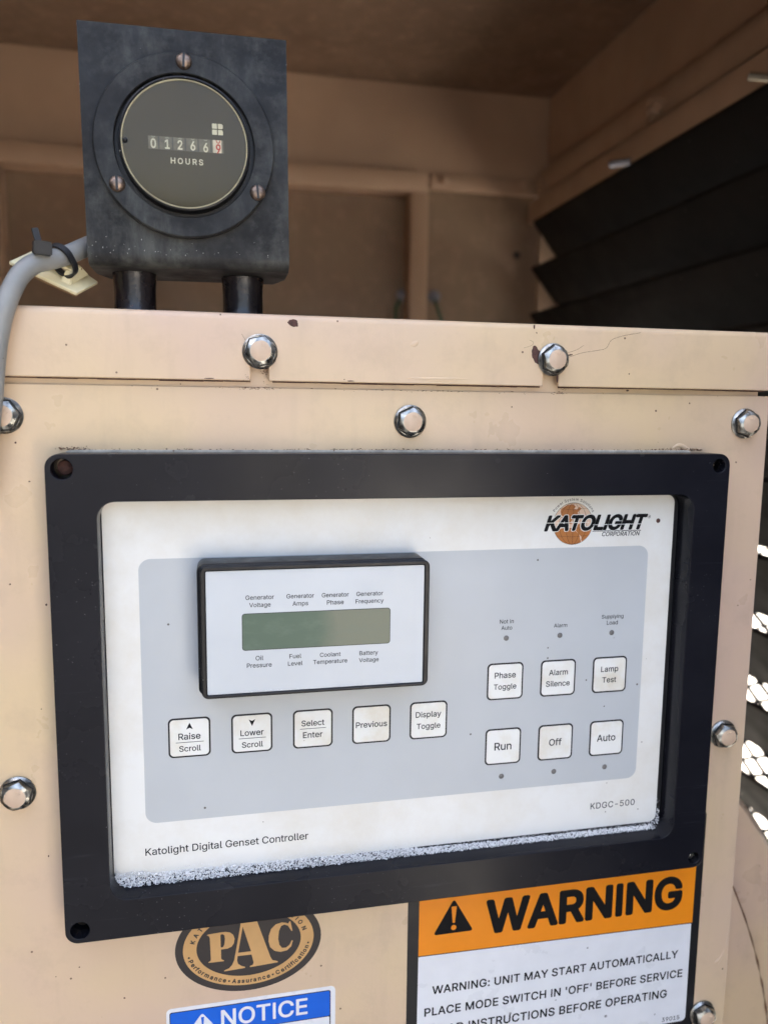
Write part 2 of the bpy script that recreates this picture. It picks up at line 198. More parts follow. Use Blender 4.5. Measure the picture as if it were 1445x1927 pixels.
 'a': '389|160,-8 146,-8 132,-6 119,-4 106,0 94,5 83,11 73,18 63,26 55,35 48,44 41,55 37,67 33,80 31,93 30,108 31,120 32,132 35,143 38,152 43,161 48,169 55,176 62,182 69,188 78,193 86,198 96,202 105,205 115,208 126,210 178,220 234,226 242,228 249,229 255,231 261,233 266,235 269,238 272,241 274,245 275,249 276,254 276,256 275,266 274,274 272,282 270,290 266,296 263,303 258,308 253,314 247,318 240,322 232,325 224,328 215,330 206,331 196,331 185,331 175,330 166,328 157,325 149,322 142,319 135,315 128,311 123,306 118,301 113,296 109,290 105,285 102,279 100,274 41,291 47,304 53,316 61,327 69,337 78,346 88,354 99,360 110,366 121,371 133,376 145,379 157,381 169,383 182,384 194,384 239,380 249,377 258,374 268,370 277,366 286,360 294,354 302,347 310,339 316,330 322,320 328,309 332,296 334,283 336,268 336,252 336,0 276,0 276,52 272,52 270,47 266,41 262,36 257,30 252,24 246,19 239,14 232,9 224,5 216,1 206,-2 195,-5 184,-7 173,-8|170,46 184,46 196,48 208,50 218,54 228,58 237,64 245,70 252,77 258,85 264,93 268,102 271,110 274,119 275,129 276,138 276,190 274,188 271,186 268,185 264,183 260,182 232,176 200,171 176,168 167,167 158,165 150,163 142,161 134,158 127,156 120,152 114,148 108,144 104,140 99,134 96,128 94,121 92,113 92,105 92,97 94,90 95,84 98,78 102,72 106,67 111,63 117,59 123,55 130,52 137,50 145,48 153,46 161,46',
 'b': '424|230,-8 216,-8 203,-6 192,-4 182,0 172,4 164,9 156,14 149,19 143,25 138,31 118,58 112,58 112,0 52,0 52,508 114,508 114,319 118,319 138,346 143,352 149,357 156,363 163,368 172,372 181,377 191,380 203,383 215,384 229,384 247,384 265,381 282,376 298,369 313,360 327,350 339,338 351,325 361,309 370,292 377,274 383,255 387,234 389,212 390,189 389,165 387,143 383,122 377,103 370,84 361,68 351,52 340,39 327,26 313,16 298,7 282,1 266,-4 248,-7|220,47 234,48 246,50 258,54 269,59 280,66 289,74 297,83 304,93 310,104 316,116 320,130 324,144 326,158 328,174 328,190 328,205 326,220 324,234 320,248 316,261 311,273 304,284 297,295 289,304 280,312 270,318 259,323 247,327 234,329 220,330 207,329 194,327 182,324 171,318 161,312 152,304 144,296 137,286 130,275 125,263 121,250 117,236 115,221 113,206 112,190 113,173 115,157 117,142 121,128 125,115 131,103 137,92 144,82 152,73 162,65 172,59 182,53 194,50 207,48',
 'c': '396|207,-8 187,-7 168,-4 150,1 133,8 117,16 102,27 88,39 76,53 65,68 56,85 48,103 42,123 38,143 35,165 34,188 35,211 38,232 42,253 48,273 56,291 65,308 76,323 88,337 102,349 117,360 133,369 150,376 168,380 187,383 207,384 218,384 229,383 240,382 250,380 260,377 270,374 279,370 288,366 297,361 305,356 313,350 320,344 327,337 334,330 340,322 345,314 350,305 355,296 358,287 362,277 303,262 301,268 299,274 296,279 294,284 290,289 287,294 283,299 279,303 275,307 270,310 265,314 260,317 254,320 248,323 242,325 236,327 229,328 222,329 215,330 207,330 193,329 179,327 167,323 155,317 145,310 136,302 127,292 120,282 114,271 108,258 104,245 101,232 98,217 97,203 96,188 97,172 98,158 101,144 104,131 108,118 114,105 120,94 127,84 136,74 145,66 155,59 167,54 179,50 193,47 207,46 215,47 222,47 229,48 236,50 242,52 249,54 255,56 260,59 266,63 270,66 275,70 280,74 284,79 288,84 292,88 295,94 298,100 300,105 302,111 304,117 363,102 360,92 356,82 352,73 347,64 341,56 335,48 329,41 322,34 314,27 306,22 298,16 289,11 280,7 270,3 260,0 250,-3 240,-5 229,-7 218,-8',
 'd': '424|196,-8 177,-7 159,-4 142,1 126,7 112,16 98,26 85,39 74,52 63,68 54,84 47,103 41,122 37,143 35,165 34,189 35,212 37,234 42,255 47,274 55,292 64,309 74,325 85,338 98,350 112,360 127,369 143,376 159,381 177,384 196,384 209,384 222,383 233,380 244,377 253,372 261,368 269,363 276,357 282,352 288,346 306,319 310,319 310,508 372,508 372,0 312,0 312,58 306,58 287,31 282,25 275,19 268,14 261,9 252,4 243,0 233,-4 221,-6 209,-8|204,47 218,48 230,50 242,53 253,59 263,65 272,73 280,82 288,92 294,103 300,115 304,128 307,142 310,157 311,173 312,190 311,206 310,221 307,236 304,250 300,263 294,275 288,286 281,296 273,304 264,312 253,318 242,324 231,327 218,329 204,330 191,329 178,327 166,323 155,318 144,312 135,304 127,295 120,284 114,273 108,261 104,248 101,234 98,220 97,205 96,190 97,174 98,158 101,144 104,130 108,116 114,104 120,93 128,83 136,74 145,66 155,59 166,54 178,50 191,48',
 'e': '404|212,-8 190,-7 170,-4 151,1 134,8 117,16 102,27 88,39 76,53 65,68 56,85 48,103 42,122 38,143 35,164 34,187 35,210 37,231 42,252 48,271 56,290 65,307 75,322 87,336 100,349 115,360 131,368 148,375 166,380 185,383 205,384 217,384 230,383 242,381 254,378 266,374 278,369 289,364 299,357 309,350 319,341 328,331 337,321 344,309 351,296 357,282 362,267 366,250 369,233 370,214 371,194 371,170 75,170 75,221 338,221 310,202 309,217 308,231 305,244 302,257 298,268 292,280 286,290 279,299 271,307 262,314 253,320 242,324 231,327 218,329 205,330 192,329 179,327 167,324 157,319 146,314 137,306 129,298 121,290 115,280 109,270 104,259 101,247 98,235 97,223 96,211 96,178 97,161 98,146 101,132 105,118 110,106 117,95 124,85 132,76 141,68 151,62 162,56 173,52 186,48 199,47 212,46 221,46 230,47 238,48 246,50 254,52 261,55 268,59 274,63 280,68 286,72 291,78 295,84 299,91 303,98 306,106 365,91 361,79 356,68 350,58 343,49 335,40 326,31 317,23 306,16 295,10 282,4 270,0 256,-4 242,-6 227,-8',
 'f': '254|228,380 228,327 6,327 6,380|80,0 80,432 81,444 83,456 86,467 90,477 96,486 102,494 109,502 117,508 126,514 135,519 145,523 155,526 166,528 177,530 188,530 222,527 242,521 228,468 215,472 194,474 184,473 175,472 167,469 160,465 154,460 150,454 146,447 144,438 142,429 142,418 142,0',
 'g': '425|207,-150 191,-150 175,-149 160,-147 147,-144 134,-140 122,-135 111,-130 100,-124 91,-117 82,-110 75,-102 67,-95 61,-86 55,-78 50,-70 102,-40 122,-66 127,-71 133,-76 139,-80 146,-85 154,-88 163,-92 173,-94 183,-96 195,-97 207,-98 225,-97 241,-94 256,-89 270,-83 282,-75 293,-65 301,-53 307,-40 310,-24 312,-6 312,68 306,68 286,42 281,36 275,30 268,25 261,20 252,16 243,12 233,9 221,7 209,5 195,5 177,6 160,8 143,13 128,19 112,26 99,36 86,47 74,60 64,74 55,90 47,107 42,126 37,146 35,168 34,191 35,214 37,236 42,256 47,275 55,294 64,310 74,325 86,338 98,350 112,360 127,369 143,376 160,381 178,384 196,384 210,384 222,383 234,380 244,377 254,373 262,368 269,363 276,358 283,352 288,346 308,319 313,319 313,380 372,380 372,-9 372,-28 369,-46 365,-62 358,-77 350,-90 341,-102 330,-112 318,-121 305,-129 290,-136 275,-141 259,-145 242,-148 225,-150|205,59 218,60 231,62 243,65 253,69 264,75 273,82 281,90 288,99 294,110 300,121 304,133 308,147 310,161 312,176 312,192 312,208 311,223 308,238 305,251 300,264 295,276 288,286 281,296 273,305 264,312 254,318 243,324 231,327 219,329 205,330 191,329 178,327 166,323 155,318 145,312 136,304 128,295 120,285 114,274 108,262 104,250 101,236 98,222 97,208 96,192 97,177 98,162 101,148 104,135 108,122 114,111 121,101 128,91 136,83 146,76 156,70 167,65 179,62 191,60',
 'h': '410|114,226 114,0 52,0 52,508 114,508 114,288 102,288 110,307 119,325 129,339 140,352 152,362 165,370 180,376 195,381 211,384 228,384 242,384 257,382 270,379 283,374 295,368 306,362 316,353 326,344 334,333 340,321 346,307 351,293 354,276 356,259 357,240 357,0 296,0 296,235 295,252 292,268 288,282 281,294 273,304 263,313 252,320 239,325 225,328 210,329 199,329 189,327 179,325 170,322 161,318 152,312 145,306 138,299 132,291 126,282 122,273 118,263 116,252 114,240',
 'i': '167|52,0 52,380 114,380 114,0|84,443 77,443 70,445 65,447 59,450 54,454 49,459 46,465 43,471 42,477 42,483 42,490 43,496 46,502 49,507 54,512 59,516 65,520 70,522 77,523 84,524 90,523 97,522 103,520 109,516 114,512 118,507 122,502 124,496 126,490 126,483 126,477 124,471 122,465 118,459 114,454 109,450 103,447 97,445 90,443',
 'k': '381|110,136 110,212 120,212 284,380 360,380 184,200 177,200|52,0 52,508 114,508 114,0|294,0 148,186 191,228 372,0',
 'l': '189|140,-2 123,-2 108,1 95,6 83,12 74,20 66,30 60,41 56,54 53,68 52,84 52,508 114,508 114,98 114,89 115,80 116,73 118,67 120,62 123,59 127,56 133,54 139,52 146,52 160,52 170,54 180,2 162,-1',
 'm': '610|52,0 52,380 112,380 112,296 108,296 111,307 115,318 120,328 126,337 132,346 140,354 147,361 155,367 163,372 172,376 181,380 190,383 200,384 209,386 219,386 235,385 250,382 264,377 276,370 288,360 297,350 305,338 312,324 317,310 321,294 312,294 316,306 320,316 324,326 330,335 337,343 345,351 353,358 361,365 371,370 380,375 391,379 402,382 413,384 425,386 436,386 450,385 462,384 474,381 486,377 497,372 508,366 517,358 526,349 534,340 540,328 546,316 551,303 554,288 556,272 557,255 557,0 496,0 496,254 495,269 492,283 487,295 481,305 472,312 463,319 453,324 442,328 430,330 418,330 409,330 399,329 390,327 382,324 374,320 367,315 360,310 355,304 350,297 346,290 342,282 339,274 337,266 336,257 336,247 336,0 274,0 274,260 273,272 271,283 266,293 261,303 253,311 244,318 234,323 224,327 212,330 200,330 191,330 182,329 174,327 165,324 158,320 150,315 143,310 137,304 131,297 126,289 121,280 118,271 115,261 114,250 114,238 114,0',
 'n': '410|114,226 114,0 52,0 52,380 112,380 112,288 102,288 110,307 119,325 129,339 140,352 152,362 165,370 180,376 195,381 211,384 228,384 242,384 257,382 270,379 283,374 295,368 306,362 316,353 325,344 333,333 340,321 346,307 351,293 354,276 356,259 357,240 357,0 296,0 296,235 295,252 292,268 288,282 281,294 273,304 263,313 252,320 239,325 225,328 210,329 199,329 189,327 179,325 170,322 161,318 152,312 145,306 138,299 132,291 126,282 122,273 118,263 116,252 114,240',
 'o': '415|207,-8 187,-7 168,-4 150,1 133,8 117,16 102,27 88,39 76,53 65,68 56,85 48,103 42,123 38,143 35,165 34,188 35,211 38,232 42,253 48,273 56,291 65,308 76,323 88,337 102,349 117,360 133,369 150,376 168,380 187,383 207,384 227,383 247,380 265,376 282,369 298,360 313,349 327,337 339,323 350,308 360,291 367,273 373,253 378,233 380,211 381,188 380,165 378,143 373,123 367,103 360,85 350,68 339,53 327,39 313,27 298,16 282,8 265,1 247,-4 227,-7|207,46 222,47 235,50 248,54 260,59 270,66 279,74 288,84 295,94 302,105 307,118 311,131 315,144 317,158 319,172 319,188 319,203 317,217 315,231 311,245 307,258 302,270 295,282 288,292 279,302 270,310 260,317 248,323 235,327 222,329 207,330 193,329 179,327 167,323 155,317 145,310 136,302 127,292 120,282 114,271 108,258 104,245 101,232 98,217 97,203 96,188 97,172 98,158 101,144 104,131 108,118 114,105 120,94 127,84 136,74 145,66 155,59 167,54 179,50 193,47',
 'p': '424|52,-142 52,380 112,380 112,319 118,319 137,346 142,352 149,357 156,363 163,368 172,372 181,377 191,380 203,383 215,384 229,384 247,384 265,381 282,376 298,369 313,360 327,350 339,338 351,325 361,309 370,292 377,274 383,255 387,234 389,212 390,189 389,165 387,143 383,122 377,103 370,84 361,68 351,52 340,39 327,26 313,16 298,7 282,1 266,-4 248,-7 230,-8 216,-8 204,-6 192,-4 182,0 172,4 164,9 157,14 150,19 143,25 138,31 118,58 114,58 114,-142|220,47 234,48 246,50 258,54 269,59 280,66 289,74 297,83 304,93 310,104 316,116 320,130 324,144 326,158 328,174 328,190 328,205 326,220 324,234 320,248 316,261 311,273 304,284 297,295 289,304 280,312 270,318 259,323 247,327 234,329 220,330 207,329 194,327 182,324 171,318 161,312 152,304 144,296 137,286 130,275 125,263 121,250 117,236 115,221 113,206 112,190 113,173 115,157 117,142 121,128 125,115 131,103 137,92 144,82 152,73 162,65 172,59 182,53 194,50 207,48',
 'q': '424|372,-142 310,-142 310,58 306,58 287,31 282,25 275,19 268,14 261,9 252,4 243,0 233,-4 221,-6 209,-8 196,-8 177,-7 159,-4 142,1 126,7 112,16 98,26 85,39 74,52 63,68 54,84 47,103 41,122 37,143 35,165 34,189 35,212 37,234 42,255 47,274 55,292 64,309 74,325 85,338 98,350 112,360 127,369 143,376 159,381 177,384 196,384 209,384 222,383 233,380 244,377 253,372 261,368 269,363 276,357 282,352 288,346 306,319 312,319 312,380 372,380|204,47 218,48 230,50 242,53 253,59 263,65 272,73 280,82 288,92 294,103 300,115 304,128 307,142 310,157 311,173 312,190 311,206 310,221 307,236 304,250 300,263 294,275 288,286 281,296 273,304 264,312 253,318 242,324 231,327 218,329 204,330 191,329 178,327 166,323 155,318 144,312 135,304 127,295 120,284 114,273 108,261 104,248 101,234 98,220 97,205 96,190 97,174 98,158 101,144 104,130 108,116 114,104 120,93 128,83 136,74 145,66 155,59 166,54 178,50 191,48',
 'r': '259|52,0 52,380 112,380 112,321 116,321 120,332 127,342 134,351 143,360 152,367 163,373 175,379 187,382 200,384 213,385 230,384 244,384 244,322 230,324 207,326 196,325 186,324 177,322 168,319 159,314 151,310 144,304 137,298 131,291 126,284 121,275 118,266 115,257 114,247 114,237 114,0',
 's': '365|182,-8 167,-8 152,-6 138,-4 125,-1 112,4 100,8 90,14 79,21 70,29 62,38 54,47 48,58 43,69 39,81 36,94 94,106 98,95 102,84 108,75 116,67 124,60 134,55 144,51 156,48 168,46 182,46 197,46 210,48 223,52 234,56 244,62 253,69 259,77 264,85 267,94 268,103 267,111 266,118 263,124 259,130 254,136 248,141 240,145 232,149 223,152 212,155 149,170 130,175 112,182 97,190 83,198 72,208 63,219 56,231 51,244 48,258 47,274 48,287 50,299 53,310 59,321 65,332 73,341 82,350 92,357 103,364 115,370 128,376 142,380 156,382 171,384 187,384 202,384 216,383 230,380 242,377 254,372 265,367 275,361 284,355 292,347 299,339 306,330 311,321 316,311 321,301 324,290 268,277 265,286 261,294 256,301 250,309 242,316 234,322 225,326 214,330 201,332 188,332 174,332 162,330 151,327 140,323 131,317 123,310 117,303 112,295 109,286 108,277 109,269 111,262 114,255 118,249 124,244 131,238 139,234 148,230 159,226 172,223 230,210 249,204 267,197 282,190 295,181 306,172 315,161 322,149 327,136 330,122 331,106 330,93 328,81 324,69 319,58 312,47 304,37 295,28 285,20 273,13 260,6 246,1 231,-3 216,-6 199,-7',
 't': '227|204,380 204,327 6,327 6,380|65,471 126,471 126,98 126,88 128,80 130,73 132,67 136,62 141,57 146,54 153,52 161,50 170,50 185,51 202,54 213,2 192,-2 168,-4 150,-3 132,0 117,5 104,12 92,22 82,32 75,45 69,59 66,75 65,93',
 'u': '410|182,-5 168,-4 153,-3 140,1 127,5 115,11 104,18 94,26 84,36 76,47 69,58 63,72 58,87 55,103 53,120 52,139 52,380 114,380 114,144 114,127 117,112 122,98 129,86 137,75 147,66 158,59 171,54 185,51 200,50 211,50 221,52 231,54 240,58 249,62 257,67 265,73 272,80 278,88 284,97 288,106 292,117 294,128 296,140 296,152 296,380 357,380 357,0 298,0 298,92 308,92 300,72 291,54 281,39 269,27 257,17 244,9 230,3 215,-2 199,-4',
 'v': '389|162,0 18,380 84,380 165,155 187,87 206,21 184,21 203,87 224,155 305,380 372,380 226,0',
 'w': '567|138,0 22,380 87,380 134,214 154,136 175,42 165,42 186,134 206,214 252,380 316,380 362,214 382,136 402,42 392,42 413,135 434,214 480,380 544,380 430,0 368,0 319,172 304,225 290,280 276,338 290,338 276,280 262,224 248,172 198,0',
 'x': '379|21,0 172,218 171,171 28,380 100,380 148,306 179,254 207,206 176,206 202,254 233,306 282,380 352,380 208,168 208,214 358,0 287,0 231,86 200,136 173,182 204,182 178,136 148,86 92,0',
 'y': '389|48,-138 62,-86 72,-88 78,-89 85,-90 92,-90 98,-90 104,-89 110,-87 115,-85 120,-82 125,-78 130,-74 135,-68 139,-62 143,-54 147,-45 150,-36 162,-2 18,380 84,380 165,155 187,86 206,21 184,21 202,87 224,155 305,380 372,380 204,-58 199,-70 194,-80 189,-90 183,-99 176,-107 170,-114 163,-121 156,-127 148,-131 140,-136 131,-139 122,-142 112,-144 102,-145 92,-145 64,-143',
}
def glyph(ch):
    a, *L = GLYPHS[ch].split('|')
    return int(a) / 1000, [[tuple(int(v) / 1000 for v in p.split(',')) for p in l.split(' ')] for l in L if l]
def layout(s, track=0.0, slant=0.0):
    x = 0; out = []
    for ch in s:
        adv, L = glyph(ch)
        out += [[(x + px + slant * py, py) for px, py in l] for l in L]
        x += adv + track
    xs = [p[0] for l in out for p in l]
    return out, min(xs), max(xs)
INK = 0.00006
from mathutils import geometry
_gm = {}
def glyph_mesh(ch, bold):
    """filled letter (em units): winding-number fill, so overlapping and bold strokes merge"""
    key_ = (ch, round(bold, 4))
    if key_ in _gm: return _gm[key_]
    L = glyph(ch)[1]
    if not L: _gm[key_] = ([], []); return _gm[key_]
    sg = 1 if sum(area(l) for l in L) > 0 else -1
    loops = [list(l) for l in L]
    if bold > 0:
        for l in L:
            for i in range(len(l)):
                (ax, ay), (bx_, by) = l[i - 1], l[i]
                n = math.hypot(bx_ - ax, by - ay)
                if n < 1e-6: continue
                ux, uy = (bx_ - ax) / n * bold, (by - ay) / n * bold
                q = [(ax - uy, ay + ux), (ax - ux * .7 - uy * .7, ay - uy * .7 + ux * .7), (ax - ux, ay - uy), (ax - ux * .7 + uy * .7, ay - uy * .7 - ux * .7), (ax + uy, ay - ux),
                     (bx_ + uy, by - ux), (bx_ + ux * .7 + uy * .7, by + uy * .7 - ux * .7), (bx_ + ux, by + uy), (bx_ + ux * .7 - uy * .7, by + uy * .7 + ux * .7), (bx_ - uy, by + ux)]
                if (area(q) > 0) != (sg > 0): q.reverse()
                loops.append(q)
    co_, ed, start = [], [], []
    for l in loops:
        b0 = len(co_); co_ += [Vector(p) for p in l]; ed += [(b0 + i, b0 + (i + 1) % len(l)) for i in range(len(l))]
    V, E, F, *_ = geometry.delaunay_2d_cdt(co_, ed, [], 0, 1e-6)
    seg = [(loops_p[i - 1], loops_p[i]) for loops_p in loops for i in range(len(loops_p))]
    keep = []
    for f in F:
        cx = sum(V[i][0] for i in f) / len(f); cy = sum(V[i][1] for i in f) / len(f); wn = 0
        for (x1, y1), (x2, y2) in seg:
            if (y1 <= cy) != (y2 <= cy):
                x = x1 + (cy - y1) / (y2 - y1) * (x2 - x1)
                if x > cx: wn += 1 if y2 > y1 else -1
        if wn: keep.append(list(f))
    _gm[key_] = ([tuple(v) for v in V], keep); return _gm[key_]
def print_mesh(name, items, y, mat, parent, bold):
    """items: (letter, function mapping em coordinates to x, z)"""
    VV, FF = [], []
    for ch, fn in items:
        V, F = glyph_mesh(ch, bold); b0 = len(VV)
        for v in V:
            x, z = fn(*v); VV.append((x, y, z))
        FF += [[i + b0 for i in f] for f in F]
    me = bpy.data.meshes.new(name); me.from_pydata(VV, [], FF); me.update()
    for p in me.polygons:
        if p.normal.y > 0: p.flip()
    me.update()
    return finish(me, mat, name, parent)
def line_items(s, track=0.0, slant=0.0):
    x = 0; out = []
    for ch in s:
        adv, L = glyph(ch); out.append((ch, x)); x += adv + track
    _, x0, x1 = layout(s, track, slant)
    return out, x0, x1
def text(s, pl, pr, y, mat, parent, bold=0.007, track=0.0, slant=0.0, cap=None, name='legend', lift=0):
    """one line of print whose ink runs from photo pixel pl to pr (on its baseline) in the plane y"""
    A, B = at(*pl, y), at(*pr, y)
    out, x0, x1 = line_items(s, track, slant)
    k = (B.x - A.x) / (x1 - x0); kz = cap / .508 if cap else k
    z = (A.z + B.z) / 2
    its = [(ch, (lambda gx, gz, o=o: (A.x + (gx + o + slant * gz - x0) * k, z + gz * kz))) for ch, o in out]
    return print_mesh(name, its, y - INK - lift, mat, parent, bold)
def arc_text(s, cx, cz, a, b, deg0, deg1, h, y, mat, parent, inside=True, bold=0.0, name='legend'):
    """print along an ellipse; bottom arcs run left to right with letters upright towards the centre"""
    adv = [glyph(c)[0] for c in s]; tot = sum(adv)
    k = h / .508; run = 0; its = []
    N_ = 200; T = [math.radians(deg0 + (deg1 - deg0) * i / N_) for i in range(N_ + 1)]
    P = [(cx + a * math.cos(t), cz + b * math.sin(t)) for t in T]
    cum = [0]
    for p, q in zip(P, P[1:]): cum.append(cum[-1] + math.dist(p, q))
    for ch, ad in zip(s, adv):
        sdist = (run + ad / 2) / tot * cum[-1]; run += ad
        i = max(j for j in range(N_) if cum[j] <= sdist + 1e-12)
        f = (sdist - cum[i]) / max(cum[i + 1] - cum[i], 1e-9)
        px, pz = P[i][0] + (P[i + 1][0] - P[i][0]) * f, P[i][1] + (P[i + 1][1] - P[i][1]) * f
        tx, tz = P[i + 1][0] - P[i][0], P[i + 1][1] - P[i][1]; n = math.hypot(tx, tz); tx /= n; tz /= n
        its.append((ch, (lambda gx, gz, px=px, pz=pz, tx=tx, tz=tz, ad=ad: (px + (gx - ad / 2) * k * tx - gz * k * tz, pz + (gx - ad / 2) * k * tz + gz * k * tx))))
    return print_mesh(name, its, y - INK, mat, parent, bold)
GLYPHS['*'] = '430|' + ' '.join('%d,%d' % (215 + 95 * math.cos(i * .5236), 215 + 95 * math.sin(i * .5236)) for i in range(12))

class Balls:
    """many small low-poly balls gathered into one mesh"""
    T = {}
    for sub in (1, 2):
        b_ = bmesh.new(); bmesh.ops.create_icosphere(b_, subdivisions=sub, radius=1)
        T[sub] = ([tuple(v.co) for v in b_.verts], [[v.index for v in f.verts] for f in b_.faces]); b_.free()
    def __init__(self): self.V, self.F = [], []
    def add(self, c, r, sub=1, sc=(1, 1, 1)):
        V, F = self.T[sub]; n = len(self.V)
        self.V += [(c[0] + v[0] * r * sc[0], c[1] + v[1] * r * sc[1], c[2] + v[2] * r * sc[2]) for v in V]
        self.F += [[i + n for i in f] for f in F]
    def build(self, name, mat, parent=None, angle=80):
        me = bpy.data.meshes.new(name); me.from_pydata(self.V, [], self.F); return finish(me, mat, name, parent, angle)

# ------------------------------------------------------------------ materials
def nodes(name):
    m = bpy.data.materials.new(name); m.use_nodes = True
    t = m.node_tree; b = t.nodes['Principled BSDF']
    return m, t, b
def N(t, kind, **kw):
    n = t.nodes.new(kind)
    for k, v in kw.items():
        if k in n.inputs.keys(): n.inputs[k].default_value = v
        else: setattr(n, k, v)
    return n
def ramp(t, src, stops):
    r = t.nodes.new('ShaderNodeValToRGB'); e = r.color_ramp.elements
    while len(e) < len(stops): e.new(.5)
    for el, (p, c) in zip(e, stops):
        el.position = p; el.color = (c, c, c, 1) if isinstance(c, (int, float)) else (*c, 1)
    t.links.new(src, r.inputs[0]); return r.outputs[0]
def mix(t, fac, a, b, mode='MIX'):
    n = t.nodes.new('ShaderNodeMix'); n.data_type = 'RGBA'; n.blend_type = mode
    for sock, v in ((n.inputs['Factor'], fac), (n.inputs['A'], a), (n.inputs['B'], b)):
        if hasattr(v, 'links'): t.links.new(v, sock)
        else: sock.default_value = v if isinstance(v, (int, float)) else (*v, 1)
    return n.outputs['Result']
def coord(t):
    return t.nodes.new('ShaderNodeTexCoord').outputs['Object']
def tnoise(t, c, scale, detail=4, rough=.55, stretch=None):
    if stretch:
        mp = t.nodes.new('ShaderNodeMapping'); mp.inputs['Scale'].default_value = stretch; t.links.new(c, mp.inputs[0]); c = mp.outputs[0]
    n = N(t, 'ShaderNodeTexNoise', Scale=scale, Detail=detail, Roughness=rough); t.links.new(c, n.inputs['Vector']); return n.outputs['Fac']
def specks(t, c, scale, size, keep):
    """mask of small separate dots: in the share `keep` of the cells"""
    v = N(t, 'ShaderNodeTexVoronoi', Scale=scale); t.links.new(c, v.inputs['Vector'])
    sep = t.nodes.new('ShaderNodeSeparateColor'); t.links.new(v.outputs['Color'], sep.inputs[0])
    k = N(t, 'ShaderNodeMath', operation='LESS_THAN'); t.links.new(sep.outputs[0], k.inputs[0]); k.inputs[1].default_value = keep
    s = N(t, 'ShaderNodeMath', operation='MULTIPLY'); t.links.new(sep.outputs[1], s.inputs[0]); s.inputs[1].default_value = size
    d = N(t, 'ShaderNodeMath', operation='LESS_THAN'); t.links.new(v.outputs['Distance'], d.inputs[0]); t.links.new(s.outputs[0], d.inputs[1])
    o = N(t, 'ShaderNodeMath', operation='MULTIPLY'); t.links.new(k.outputs[0], o.inputs[0]); t.links.new(d.outputs[0], o.inputs[1])
    return o.outputs[0]
def bump(t, b, h, strength, dist):
    n = N(t, 'ShaderNodeBump', Strength=strength, Distance=dist); t.links.new(h, n.inputs['Height']); t.links.new(n.outputs[0], b.inputs['Normal'])

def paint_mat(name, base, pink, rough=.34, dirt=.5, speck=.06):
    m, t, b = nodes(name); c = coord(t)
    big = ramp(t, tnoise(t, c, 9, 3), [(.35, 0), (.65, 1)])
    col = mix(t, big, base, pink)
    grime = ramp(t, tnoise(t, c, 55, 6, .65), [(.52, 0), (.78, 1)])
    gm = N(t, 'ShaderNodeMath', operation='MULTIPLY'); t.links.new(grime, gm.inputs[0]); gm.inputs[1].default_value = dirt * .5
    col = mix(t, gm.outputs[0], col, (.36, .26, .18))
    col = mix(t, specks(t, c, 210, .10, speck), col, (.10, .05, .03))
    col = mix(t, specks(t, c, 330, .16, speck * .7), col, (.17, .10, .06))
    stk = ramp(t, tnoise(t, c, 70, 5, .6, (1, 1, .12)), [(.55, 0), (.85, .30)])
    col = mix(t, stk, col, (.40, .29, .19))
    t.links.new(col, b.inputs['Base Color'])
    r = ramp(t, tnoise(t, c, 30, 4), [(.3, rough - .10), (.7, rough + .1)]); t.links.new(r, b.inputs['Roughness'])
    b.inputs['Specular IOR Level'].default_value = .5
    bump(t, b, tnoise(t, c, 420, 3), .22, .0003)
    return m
BEIGE = paint_mat('beige_paint', (.665, .497, .298), (.61, .435, .325))
BEIGE_IN = paint_mat('beige_paint_shaded', (.42, .29, .20), (.36, .245, .17), rough=.42, dirt=.9, speck=.08)  # same beige paint, with the interior's shade put into the colour
CEILM = paint_mat('shaded_ceiling_paint', (.19, .125, .083), (.15, .095, .062), rough=.5, dirt=.9, speck=.10)  # darker copy of the inside paint: ceiling shade put into the colour
PANELM = paint_mat('shaded_panel_paint', (.22, .155, .10), (.20, .13, .085), rough=.5, dirt=.8, speck=.06)  # another darkened copy, carrying the shade of recessed panels and louvre end
def plain(name, col, rough, metal=0.0, var=.12, scale=80, bmp=.0, speck=0.0, scol=(.6, .6, .6), sscale=400, spec=.5, coat=0.0):
    m, t, b = nodes(name); c = coord(t)
    n = tnoise(t, c, scale, 4)
    lo = tuple(v * (1 - var) for v in col); hi = tuple(min(1, v * (1 + var)) for v in col)
    cc = mix(t, ramp(t, n, [(.3, 0), (.7, 1)]), lo, hi)
    if speck: cc = mix(t, specks(t, c, sscale, .2, speck), cc, scol)
    t.links.new(cc, b.inputs['Base Color'])
    r = ramp(t, tnoise(t, c, scale * .6, 5), [(.3, max(rough - .07, .02)), (.7, min(rough + .1, 1))]); t.links.new(r, b.inputs['Roughness'])
    b.inputs['Metallic'].default_value = metal; b.inputs['Specular IOR Level'].default_value = spec
    b.inputs['Coat Weight'].default_value = coat
    if bmp: bump(t, b, tnoise(t, c, scale * 5, 3), .4, bmp)
    return m
INKM = plain('black_ink', (.007, .007, .008), .6, spec=.12)
GREYINK = plain('grey_ink', (.055, .055, .058), .6, spec=.15)
FRAME = None
